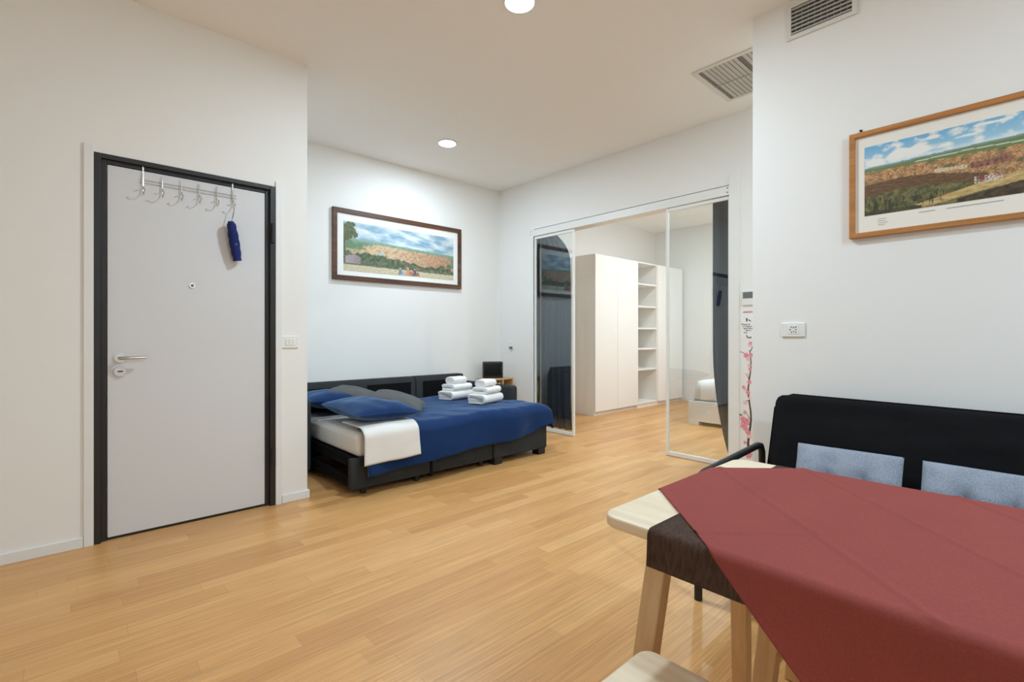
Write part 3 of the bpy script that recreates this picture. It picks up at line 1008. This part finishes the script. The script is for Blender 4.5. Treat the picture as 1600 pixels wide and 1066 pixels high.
# white sheet flap turned over the front edge
def flap_fn(u, vv):
    x = 1.548 + u * .43
    L = .35 + .26
    s = vv * L
    ztop, r, ye = .506, .085, 3.335
    bflat = ye + .30 - s
    ey = max(0, ye - bflat)
    fy, gy = bend(ey, r)
    tilt = .012 * (1 - u)
    y = max(bflat, ye) - fy - .022 - .014 * min(1, ey / .1) + .006 * math.sin(u * 7)* min(1, ey / .2)
    return (x + .03 * (ey / .3) * (u - .25) , y, ztop - gy - tilt + .003 * nz((x * 9, bflat * 8, 4)))
bb = BM()
grid(bb, 24, 40, flap_fn)
o = obj('bed_sheet', bb, M['cotton_white'], None, True)
solid(o, .006)
tag(o, 'white bed sheet folded over the front edge of the sofa bed', 'sheet')

# pillows
def pillow(name, label, cat, c, L, W, T, mtl, rot=(0, 0, 0), n=2.6, wr=.012, seedv=0, group=None, corner=.0):
    """soft pillow centred on c: L along local x, W along local y, T thick"""
    bb = BM()
    N = 36
    for sgn in (1, -1):
        def fn(u, vv):
            x = 2 * u - 1; y = 2 * vv - 1
            fx = 1 - .05 * (1 - y * y) ; fy = 1 - .06 * (1 - x * x)
            k = max(0, (1 - abs(x) ** n)) ** .55 * max(0, (1 - abs(y) ** n)) ** .55
            X = x * L / 2 * (1 - .06 * (1 - abs(y)) * abs(x)); Y = y * W / 2 * (1 - .08 * (1 - abs(x)) * abs(y))
            edge = (1 - k)
            wz = wr * (nz((X * 7 + seedv, Y * 7, 1.3 * seedv)) + .8 * edge * math.sin((abs(X) * 26 + abs(Y) * 18) + seedv) * .6)
            return (X, Y, sgn * T / 2 * k + (wz * k if sgn > 0 else wz * k * .4))
        grid(bb, N, N, fn)
    bmesh.ops.remove_doubles(bb, verts=bb.verts, dist=.0008)
    R = Matrix.Rotation(rot[2], 4, 'Z') @ Matrix.Rotation(rot[1], 4, 'Y') @ Matrix.Rotation(rot[0], 4, 'X')
    bmesh.ops.transform(bb, matrix=R, verts=bb.verts)
    bmesh.ops.translate(bb, verts=bb.verts, vec=Vector(c))
    o = obj(name, bb, mtl, None, True, loc=c)
    return tag(o, label, cat, group)
pillow('bed_pillow', 'navy blue pillow at the front corner of the sofa bed', 'pillow', (1.80, 3.67, .568), .52, .80, .16, M['cotton_blue'], (0, math.radians(2), math.radians(-3)), seedv=1.1, wr=.016)
pillow('bed_pillow', 'navy blue pillow at the back, behind the front navy pillow', 'pillow', (1.76, 4.345, .58), .52, .50, .16, M['cotton_blue'], (0, math.radians(4), 0), seedv=4.7, wr=.014)
pillow('throw_cushion', 'dark grey cushion nearest the front, lying beside the front navy pillow', 'cushion', (2.14, 3.80, .592), .46, .46, .11, M['cushion_grey'], (0, math.radians(16), math.radians(-38)), seedv=2.2)
pillow('throw_cushion', 'dark grey cushion at the back, lying near the sofa backrest', 'cushion', (1.98, 4.31, .615), .42, .42, .11, M['cushion_grey'], (0, math.radians(14), math.radians(-40)), seedv=6.1)

# towels
def towel(c, L, W, T, rot, label, group, rolls=2, seedv=0):
    """folded towel: a flat spiral of terry, its folded edges at the -x end"""
    t = bmesh.new()
    # outline of the cross-section (x, z): stadium with layers pushed in at one end
    pts = []
    nl = rolls
    lay = T / nl
    # right side: one big round fold; left side: a small round for each layer
    for i in range(13):
        a = -PI / 2 + PI * i / 12
        pts.append((L / 2 - T / 2 + T / 2 * math.cos(a), T / 2 * math.sin(a)))
    for k in range(nl):
        zc = T / 2 - lay * (k + .5)
        for i in range(9):
            a = PI / 2 + PI * i / 8
            pts.append((-L / 2 + lay / 2 + .006 * ((k * 37) % 3) + lay / 2 * math.cos(a), zc + lay / 2 * .97 * math.sin(a)))
        if k < nl - 1:
            zc2 = T / 2 - lay * (k + 1)
            pts.append((-L / 2 + lay * .9, zc2 + .0035))
            for q in range(5):
                a = PI / 2 - PI * q / 4
                pts.append((L / 2 - lay * 1.05 + .004 * math.cos(a), zc2 + .004 * math.sin(a)))
            pts.append((-L / 2 + lay * .9, zc2 - .0035))
    secs = []
    ny = 16
    for j in range(ny + 1):
        y = -W / 2 + W * j / ny
        q = min(1, min(j, ny - j) / 2.0)
        s = .93 + .07 * math.sin(q * PI / 2)
        secs.append([t.verts.new((p[0] * s, y, p[1] * s * (1 + .08 * nz((p[0] * 9, y * 9, seedv))) + .004 * nz((p[0] * 14, y * 12, seedv + 3)))) for p in pts])
    n = len(pts)
    for j in range(ny):
        for i in range(n):
            t.faces.new((secs[j][i], secs[j][(i + 1) % n], secs[j + 1][(i + 1) % n], secs[j + 1][i]))
    t.faces.new(secs[0][::-1]); t.faces.new(secs[-1])
    bmesh.ops.triangulate(t, faces=[f for f in t.faces if len(f.verts) > 4])
    R = Matrix.Translation(Vector(c) + Vector((0, 0, T / 2))) @ Matrix.Rotation(rot, 4, 'Z')
    bmesh.ops.transform(t, matrix=R, verts=t.verts)
    o = obj('towel', t, M['towel'], None, True, loc=c)
    return tag(o, label, 'towel', group)
ZT = .494
for (cx, cy, nm, sd, dr) in ((3.02, 4.16, 'left', 1, -4), (3.06, 3.72, 'right', 5, 0)):
    z = ZT
    rz = math.radians(-72 + dr)
    for (L, W, T, wh, rl, ox) in ((.22, .34, .088, 'large folded white towel at the bottom of the %s stack on the duvet', 3, 0), (.19, .28, .068, 'medium folded white towel in the middle of the %s stack on the duvet', 2, .012), (.13, .20, .072, 'small rolled white towel on top of the %s stack on the duvet', 1, .0)):
        towel((cx + ox, cy, z), L, W, T, rz + random.uniform(-.06, .06), wh % nm, 'white towels stacked on the duvet', rl, sd + z * 7)
        z += T

# ------------------------------------------------------------------ corner shelf, radio, socket
t = thing('side_shelf', 'small pine stand with cubbies in the corner behind the sofa armrest', 'shelf', (3.98, 4.70, 0))
obj('top', box(BM(), 3.84, 4.20, 4.55, 4.84, .60, .618, .003), M['pine'], t)
bb = BM()
for x in (3.84, 4.02, 4.185):
    box(bb, x, x + .015, 4.55, 4.84, .36, .60, .001)
box(bb, 3.855, 4.185, 4.55, 4.84, .36, .375)
obj('cubby_divider', bb, M['pine'], t)
for (x, y) in ((3.84, 4.55), (4.17, 4.55), (3.84, 4.81), (4.17, 4.81)):
    obj('leg', box(BM(), x, x + .03, y, y + .03, 0, .36, .002), M['pine'], t)
for k in range(5):
    x = 3.862 + k * .028
    o = obj('booklet', box(BM(), x, x + .018 + .004 * (k % 2), 4.57, 4.75, .375, .55 + .012 * (k % 3), .001), M['paper'])
    tag(o, 'thin pale booklet standing in the left cubby of the corner stand', 'booklet', 'booklets in the corner stand')
o = obj('folded_paper', box(BM(), 4.045, 4.16, 4.58, 4.80, .375, .46, .004), M['paper'])
tag(o, 'white paper pile in the right cubby of the corner stand', 'papers')
t = thing('portable_television', 'small black portable screen on the pine corner stand', 'television', (3.95, 4.70, .618))
obj('casing', prism(BM(), [(-.125, .0), (.125, .0), (.125, .195), (.115, .205), (-.115, .205), (-.125, .195)], 'y', -.03, .05, .006, 2, Matrix.Translation((3.965, 4.68, .620)) @ Matrix.Rotation(math.radians(-30), 4, 'Z')), M['black'], t, True)
obj('screen', box(BM(), -.105, .105, -.0335, -.0295, .03, .185, .002, M=Matrix.Translation((3.965, 4.68, .620)) @ Matrix.Rotation(math.radians(-30), 4, 'Z')), mat('dark glossy screen', srgb(18, 19, 22), .15, vary=(9, .1)), t)

so = thing('wall_socket', 'small white socket with a plug in the wall near the alcove corner', 'socket', (XS, 4.64, 1.03))
obj('plate', box(BM(), XS - .008, XS, 4.60, 4.68, .985, 1.075, .003), M['plastic'], so)
bb = BM(); box(bb, XS - .035, XS - .007, 4.617, 4.655, .985, 1.012, .004)
obj('plug', bb, M['plastic_grey'], so)

so = thing('wall_socket', 'white wall outlet on the right wall above the black futon', 'socket', (XR, .957, 1.185))
obj('plate', box(BM(), XR - .009, XR, .896, 1.018, 1.145, 1.225, .003), M['plastic'], so)
obj('outlet_insert', box(BM(), XR - .0105, XR - .008, .925, .985, 1.160, 1.212, .001), M['plastic'], so)
bb = BM()
for (dy, dz) in ((-.012, -.015), (0, -.012), (.012, -.015), (-.012, .015), (0, .012), (.012, .015), (-.012, 0), (.018, 0)):
    disc(bb, (XR - .0104, .953 + dy, 1.186 + dz), (-1, 0, 0), .0034, .0006, 10)
obj('pin_holes', bb, M['black'], so)

# ------------------------------------------------------------------ signs beside the sliding door
wc = thing('wall_thermostat', 'white wall controller with grey display between the door jamb and the right wall', 'thermostat', (XS, 1.66, 1.43))
obj('casing', box(BM(), XS - .014, XS, 1.60, 1.72, 1.41, 1.535, .003), M['plastic'], wc)
obj('display', box(BM(), XS - .0155, XS - .0135, 1.607, 1.713, 1.468, 1.522, .001), M['plastic_grey'], wc)

def text_bm(s, size, y_left, z, x):
    """flat lettering on the wall x = const, read from -x; starts at y_left, runs to -y"""
    cu = bpy.data.curves.new('txt', 'FONT')
    cu.body = s; cu.size = size; cu.extrude = 0.0004
    o = bpy.data.objects.new('txt', cu)
    COL.objects.link(o)
    dg = bpy.context.evaluated_depsgraph_get()
    me = bpy.data.meshes.new_from_object(o.evaluated_get(dg))
    bpy.data.objects.remove(o)
    t = bmesh.new(); t.from_mesh(me); bpy.data.meshes.remove(me)
    for v in t.verts:
        v.co = Vector((x - v.co.z, y_left - v.co.x, z + v.co.y))
    return t
nt_ = thing('paper_notice', 'white paper notice with black lettering beside the sliding door jamb', 'notice', (XS, 1.63, 1.22))
obj('sheet', box(BM(), XS - .002, XS, 1.53, 1.735, 1.135, 1.385), M['paper'], nt_)
xt = XS - .0028
bb = BM()
for (s, z, y) in (('Please be', 1.243, 1.728), ('on depart', 1.226, 1.718), ('apartment', 1.209, 1.712), ('doors', 1.192, 1.694), ('and', 1.174, 1.709)):
    merge(bb, text_bm(s, .019, y, z, xt))
obj('lettering', bb, M['ink'], nt_)
bb = BM()
box(bb, xt - .0004, xt + .0004, 1.680, 1.690, 1.272, 1.302)
prism(bb, [(1.672, 1.292), (1.650, 1.278), (1.655, 1.272), (1.672, 1.284)], 'x', xt - .0004, xt + .0004)
obj('symbol', bb, M['ink'], nt_)
bb = BM()
tube(bb, [(xt, 1.664 + .020 * math.cos(math.radians(20 - 15 * i)), 1.152 + .016 * math.sin(math.radians(20 - 15 * i))) for i in range(12)], .0035, 6)
obj('symbol', bb, M['ink'], nt_)
bb = BM(); box(bb, xt - .0004, xt + .0004, 1.56, 1.716, 1.347, 1.352)
for k in range(8):
    box(bb, xt - .0004, xt + .0004, 1.70 - k * .018, 1.712 - k * .018, 1.356, 1.361)
obj('red_line', bb, M['ink_red'], nt_)

# blossom decal on the wall
wd = thing('wall_decal', 'pink cherry blossom branch sticker on the wall beside the sliding door', 'wall sticker', (XS, 1.66, .1))
xd = XS - .0015
def ribbon(bm_, pts, w0, w1):
    n = len(pts)
    A = []
    for i, (y, z) in enumerate(pts):
        if i == 0: d = (pts[1][0] - y, pts[1][1] - z)
        elif i == n - 1: d = (y - pts[i - 1][0], z - pts[i - 1][1])
        else: d = (pts[i + 1][0] - pts[i - 1][0], pts[i + 1][1] - pts[i - 1][1])
        l = math.hypot(*d) or 1
        nx_, nz_ = -d[1] / l, d[0] / l
        wv = w0 + (w1 - w0) * i / (n - 1)
        A.append((bm_.verts.new((xd, y + nx_ * wv, z + nz_ * wv)), bm_.verts.new((xd, y - nx_ * wv, z - nz_ * wv))))
    for a_, b_ in zip(A, A[1:]):
        bm_.faces.new((a_[0], a_[1], b_[1], b_[0]))
bb = BM()
main = [(1.662 + .012 * math.sin(i * .9), .12 + i * .065) for i in range(15)]
ribbon(bb, main, .010, .003)
random.seed(21)
tw = [((1.655, .98), (1.79, 1.02)), ((1.66, .66), (1.72, .71)), ((1.66, .60), (1.71, .58)), ((1.66, .45), (1.70, .50)), ((1.66, .40), (1.715, .42)), ((1.66, .28), (1.70, .34)), ((1.66, .78), (1.70, .83)), ((1.66, .20), (1.70, .25)), ((1.655, 1.02), (1.60, 1.1))]
for a_, b_ in tw:
    mid = ((a_[0] + b_[0]) / 2 + .004, (a_[1] + b_[1]) / 2 + .012)
    ribbon(bb, [a_, mid, b_], .003, .0012)
obj('branch', bb, M['twig'], wd)
def flower(y, z, r, m_, rot=0):
    bb = BM()
    for k in range(5):
        a = rot + 2 * PI * k / 5
        cy_, cz_ = y + r * .55 * math.cos(a), z + r * .55 * math.sin(a)
        ring = [bb.verts.new((xd - .0006 - .0001 * k, cy_ + r * .5 * math.cos(2 * PI * i / 10), cz_ + r * .5 * math.sin(2 * PI * i / 10))) for i in range(10)]
        bb.faces.new(ring)
    o = obj('blossom', bb, m_, wd)
    bb = BM()
    bb.faces.new([bb.verts.new((xd - .0014, y + r * .16 * math.cos(2 * PI * i / 8), z + r * .16 * math.sin(2 * PI * i / 8))) for i in range(8)])
    obj('blossom_centre', bb, M['ink_red'], o)
fl = [(1.80, 1.015, .014, 1), (1.785, 1.03, .011, 0), (1.69, .985, .022, 1), (1.675, .955, .018, 0), (1.65, .99, .018, 1), (1.66, 1.075, .016, 0), (1.655, 1.09, .014, 1),
      (1.665, .90, .016, 0), (1.658, .87, .014, 1), (1.68, .82, .015, 0), (1.665, .76, .018, 1), (1.70, .70, .018, 0), (1.712, .715, .014, 1), (1.675, .67, .018, 1),
      (1.70, .585, .017, 0), (1.665, .62, .014, 0), (1.70, .50, .016, 1), (1.715, .44, .026, 1), (1.70, .41, .030, 1), (1.712, .385, .026, 1), (1.685, .43, .024, 1),
      (1.695, .365, .022, 1), (1.672, .33, .022, 1), (1.66, .30, .018, 0), (1.70, .245, .013, 1), (1.66, .15, .02, 1), (1.675, .13, .018, 1)]
for (y, z, r, k) in fl:
    flower(y, z, r, M['petal'] if k else M['petal_pale'], random.random())
bb = BM()
bb.faces.new([bb.verts.new((xd - .0007, 1.742 + .020 * math.cos(2 * PI * i / 12) * (1 if abs(math.cos(2 * PI * i / 12)) < .9 else 1.3), .475 + .010 * math.sin(2 * PI * i / 12))) for i in range(12)])
obj('leaf', bb, M['leaf'], wd)

# ------------------------------------------------------------------ futon and pads
ft = thing('futon_sofa', 'black futon sofa with metal arms against the right wall', 'sofa', (2.5, .0, 0))
FY1, FY0 = .985, -1.05
def futon_back(u, vv):
    return None
# backrest: padded slab leaning back, built in its own plane then tilted
t_ = bmesh.new()
hgt = .488
out = rrect(FY0, FY1, 0, hgt, .07, 8, (1, 1, 0, 0))
NU, NV = 110, 34
for side in (0, 1):
    Vg = []
    for i in range(NU + 1):
        row = []
        for j in range(NV + 1):
            y = FY0 + (FY1 - FY0) * i / NU
            zz = hgt * j / NV
            sag = 1 - .022 * min(1, max(0, (FY1 - .1 - y) / 1.0))
            # pull grid corners into the rounded top corners
            r = .085
            if zz > hgt - r:
                for s, ye in ((1, FY1), (-1, FY0)):
                    d = (y - (ye - s * r)) * s
                    if d > 0:
                        lim = math.sqrt(max(0, r * r - (zz - (hgt - r)) ** 2))
                        y = (ye - s * r) + s * d * lim / r
            ed = min((y - FY0), (FY1 - y), hgt - zz) / .05
            ed = max(0, min(1, ed))
            th = .05 * math.sqrt(max(0, 1 - (1 - ed) ** 2))
            th += (.010 * nz((y * 2.2, zz * 7, 1)) + .006 * nz((y * 5 + zz * 4, zz * 16, 5)) + .004 * math.sin(zz * 26 + 2.5 * nz((y * 1.5, 0, 8)))) * ed if side == 0 else 0
            row.append(t_.verts.new((-th if side == 0 else th, y, zz * sag)))
        Vg.append(row)
    for i in range(NU):
        for j in range(NV):
            try: t_.faces.new((Vg[i][j], Vg[i + 1][j], Vg[i + 1][j + 1], Vg[i][j + 1]))
            except ValueError: pass
bmesh.ops.remove_doubles(t_, verts=t_.verts, dist=.0006)
Mx = Matrix.Translation((2.735, 0, .37)) @ Matrix.Rotation(math.radians(19), 4, 'Y')
bmesh.ops.transform(t_, matrix=Mx, verts=t_.verts)
back = obj('back_cushion', t_, M['futon'], ft, True)
bb = BM()
tube(bb, [Mx @ Vector((-.0, FY1 + .002, .05)), Mx @ Vector((0, FY1 + .002, hgt - .08)), Mx @ Vector((0, FY1 - .025, hgt - .022)), Mx @ Vector((0, FY1 - .08, hgt + .002)), Mx @ Vector((0, FY1 - 1.1, hgt * .978 + .002)), Mx @ Vector((0, FY0 + .08, hgt * .978 + .002))], .005, 8)
obj('piping', bb, M['futon'], back, True)
obj('seat_cushion', box(BM(), 2.02, 2.74, FY0, FY1, .27, .40, .04, 4), M['futon'], ft, True)
for y in (FY1 + .025, FY0 - .025):
    bb = BM()
    tube(bb, [(2.03, y, 0.0), (2.03, y, .50), (2.05, y, .535), (2.09, y, .545), (2.69, y, .572), (2.725, y, .566), (2.745, y, .53), (2.76, y, 0.0)], .017, 12)
    obj('arm', bb, M['black'], ft, True)
bb = BM()
box(bb, 2.05, 2.75, FY0 - .02, FY1 + .02, .235, .27, .004)
obj('seat_frame', bb, M['black'], ft)

def pad(c, rot, label, seedv):
    """tufted square chair pad"""
    bb = BM()
    N = 48
    L = .41
    tufts = [(-.33, -.33), (.33, -.33), (-.33, .33), (.33, .33), (0, 0)]
    fold = -.012          # the pad slumps: its front half lies on the seat, its rear half stands up
    def path(x):
        """pad length coordinate -> (forward, up, tangent angle)"""
        r = .05
        th = math.radians(66)
        q = r * th
        s_ = x - fold
        if s_ <= 0: return s_, 0.0, 0.0
        if s_ < q: return r * math.sin(s_ / r), r * (1 - math.cos(s_ / r)), s_ / r
        return r * math.sin(th) + (s_ - q) * math.cos(th), r * (1 - math.cos(th)) + (s_ - q) * math.sin(th), th
    for sgn in (1, -1):
        def fn(u, vv):
            x = 2 * u - 1; y = 2 * vv - 1
            k = max(0, 1 - abs(x) ** 5) ** .5 * max(0, 1 - abs(y) ** 5) ** .5
            dp = sum(math.exp(-((x - a) ** 2 + (y - b_) ** 2) / .02) for a, b_ in tufts)
            gv = math.exp(-((abs(x) - .33) / .06) ** 2) * .2 + math.exp(-((abs(y) - .33) / .06) ** 2) * .28
            T = .036 * k * (1 - .55 * min(1, dp) - gv * .7)
            wob = .004 * nz((x * 4 + seedv, y * 4, 2))
            px_, pz_, th = path(x * L / 2)
            h = sgn * T + wob
            return (px_ - h * math.sin(th), y * L / 2 * (1 - .02 * (1 - x * x)), pz_ + h * math.cos(th))
        grid(bb, N, N, fn)
    bmesh.ops.remove_doubles(bb, verts=bb.verts, dist=.0006)
    R = Matrix.Rotation(rot, 4, 'Z')
    bmesh.ops.transform(bb, matrix=Matrix.Translation(c) @ R, verts=bb.verts)
    o = obj('chair_pad', bb, M['pad_blue'], None, True, loc=c)
    return tag(o, label, 'cushion')
pad((2.555, .600, .448), math.radians(2), 'blue-grey tufted pad on the futon, left of the other pad', 1)
pad((2.545, .138, .448), math.radians(-3), 'blue-grey tufted pad on the futon, at the right edge of the photo', 4)

# ------------------------------------------------------------------ dining table
TX0, TX1, TY0, TY1, TZ = .908, 1.660, -.72, .692, .740
tb = thing('dining_table', 'pale birch dining table with rounded corners and splayed legs', 'table', (1.284, 0, 0))
obj('tabletop', prism(BM(), rrect(TX0, TX1, TY0, TY1, .045, 8), 'z', TZ - .026, TZ, .006, 3), M['birch'], tb, True)
for (tx, bx_) in ((1.080, .957), (1.506, 1.629)):
    for (ty, by) in ((.619, .662), (-.645, -.69)):
        l_ = obj('leg', leg_bm((tx, ty, TZ - .026), (bx_, by, 0.004), .042, .052, .96), M['birch_leg'], tb)
        obj('foot_pad', box(BM(), bx_ - .016, bx_ + .016, by - .02, by + .02, 0, .005), M['black'], l_)
b = BM()
box(b, 1.0, 1.02, -.60, .57, TZ - .086, TZ - .026, .002); box(b, 1.50, 1.52, -.60, .57, TZ - .086, TZ - .026, .002)
box(b, 1.02, 1.50, .55, .57, TZ - .086, TZ - .026, .002); box(b, 1.02, 1.50, -.60, -.58, TZ - .086, TZ - .026, .002)
obj('apron', b, M['birch_leg'], tb)

def drape(x, y, gap, R0=.0135, flare=.05, ripple=0.0, sd=0.0):
    """flat point of a cloth lying on the table -> 3-D point hugging the table edge"""
    R = R0 + gap
    o_ = .003 + gap                       # clearance from the side of the tabletop
    xa, xb, ya, yb = TX0 - o_ + R, TX1 + o_ - R, TY0 - o_ + R, TY1 + o_ - R
    ex = (xa - x) if x < xa else ((xb - x) if x > xb else 0)
    ey = (y - yb) if y > yb else ((y - ya) if y < ya else 0)
    def bd(e):
        q = R * PI / 2
        if e < q: return R * math.sin(e / R), R * (1 - math.cos(e / R))
        return R + flare * (e - q), R + (e - q)
    X, Y, Z = min(max(x, xa), xb), min(max(y, ya), yb), TZ + gap
    fx, gx = bd(abs(ex)); fy, gy = bd(abs(ey))
    if ex: X -= math.copysign(fx, ex)
    if ey: Y += math.copysign(fy, ey)
    Z -= max(gx, gy) + .15 * min(gx, gy)
    if gx > .02 and ripple:
        X += -math.copysign(1, ex) * ripple * (0.5 + .5 * math.sin(y * 17 + sd + gx * 3)) * min(1, gx / .25)
    return X, Y, Z

# brown cloth
bb = BM()
def brown(u, vv):
    x = (TX0 - .075) + u * (TX1 - TX0 + .150)
    y = -.60 + vv * (.562 + .60)
    return drape(x, y, .0018)
grid(bb, 180, 40, brown)
o = obj('tablecloth', bb, M['brown_cloth'], None, True); solid(o, .0008, 0)
tag(o, 'dark brown rectangular cloth lying under the red cloth on the table', 'tablecloth')

# red cloth, laid diamond-wise, with fold creases
bb = BM()
SIDE = 1.42
NR = 340
tipx, tipy = 1.3125, .8375
cr1 = [.24, .49, .735, .98, 1.22]
def red(u, vv):
    a, c = u * SIDE, vv * SIDE       # a runs down-left, c runs down-right from the tip
    q = math.sqrt(.5)
    x = tipx - a * q + c * q
    y = tipy - a * q - c * q
    X, Y, Z = drape(x, y, .0042, ripple=.010, sd=1.0)
    if TX0 < x < TX1 and y < TY1:
        h = 0
        for k in cr1:
            h += .0030 * max(0, 1 - abs(c - k) / .014)
        for k in (.504, .98):
            h += .0034 * max(0, 1 - abs(a - k) / .014)
        Z += h + .0014 * abs(nz((x * 3, y * 3, 2)))
    return X, Y, Z
grid(bb, NR, NR, red)
o = obj('tablecloth', bb, M['red_cloth'], None, True); solid(o, .0006, 0)
tag(o, 'brick red square cloth laid diagonally across the dining table', 'tablecloth')

# ------------------------------------------------------------------ stools
def stool(x0, x1, y0, y1, label):
    z = .45
    t = thing('stool', label, 'stool', ((x0 + x1) / 2, (y0 + y1) / 2, 0))
    obj('seat', prism(BM(), rrect(x0, x1, y0, y1, .035, 8), 'z', z - .024, z, .007, 3), M['birch'], t, True)
    cs = []
    for (tx, bx_) in ((x0 + .055, x0 + .02), (x1 - .055, x1 - .02)):
        for (ty, by) in ((y0 + .055, y0 + .02), (y1 - .055, y1 - .02)):
            obj('leg', leg_bm((tx, ty, z - .024), (bx_, by, 0), .05, .06, .9), M['birch_leg'], t)
    for yy in (y0 + .045, y1 - .045):
        obj('stretcher', box(BM(), x0 + .055, x1 - .055, yy - .01, yy + .01, .18, .215, .003), M['birch_leg'], t)
    for xx in (x0 + .045, x1 - .045):
        obj('stretcher', box(BM(), xx - .01, xx + .01, y0 + .055, y1 - .055, .23, .265, .003), M['birch_leg'], t)
    return t
stool(.60, .963, .235, .605, 'pale birch stool at the bottom edge of the photo, before the table')
stool(1.465, 1.815, .215, .575, 'pale birch stool tucked under the far side of the table')
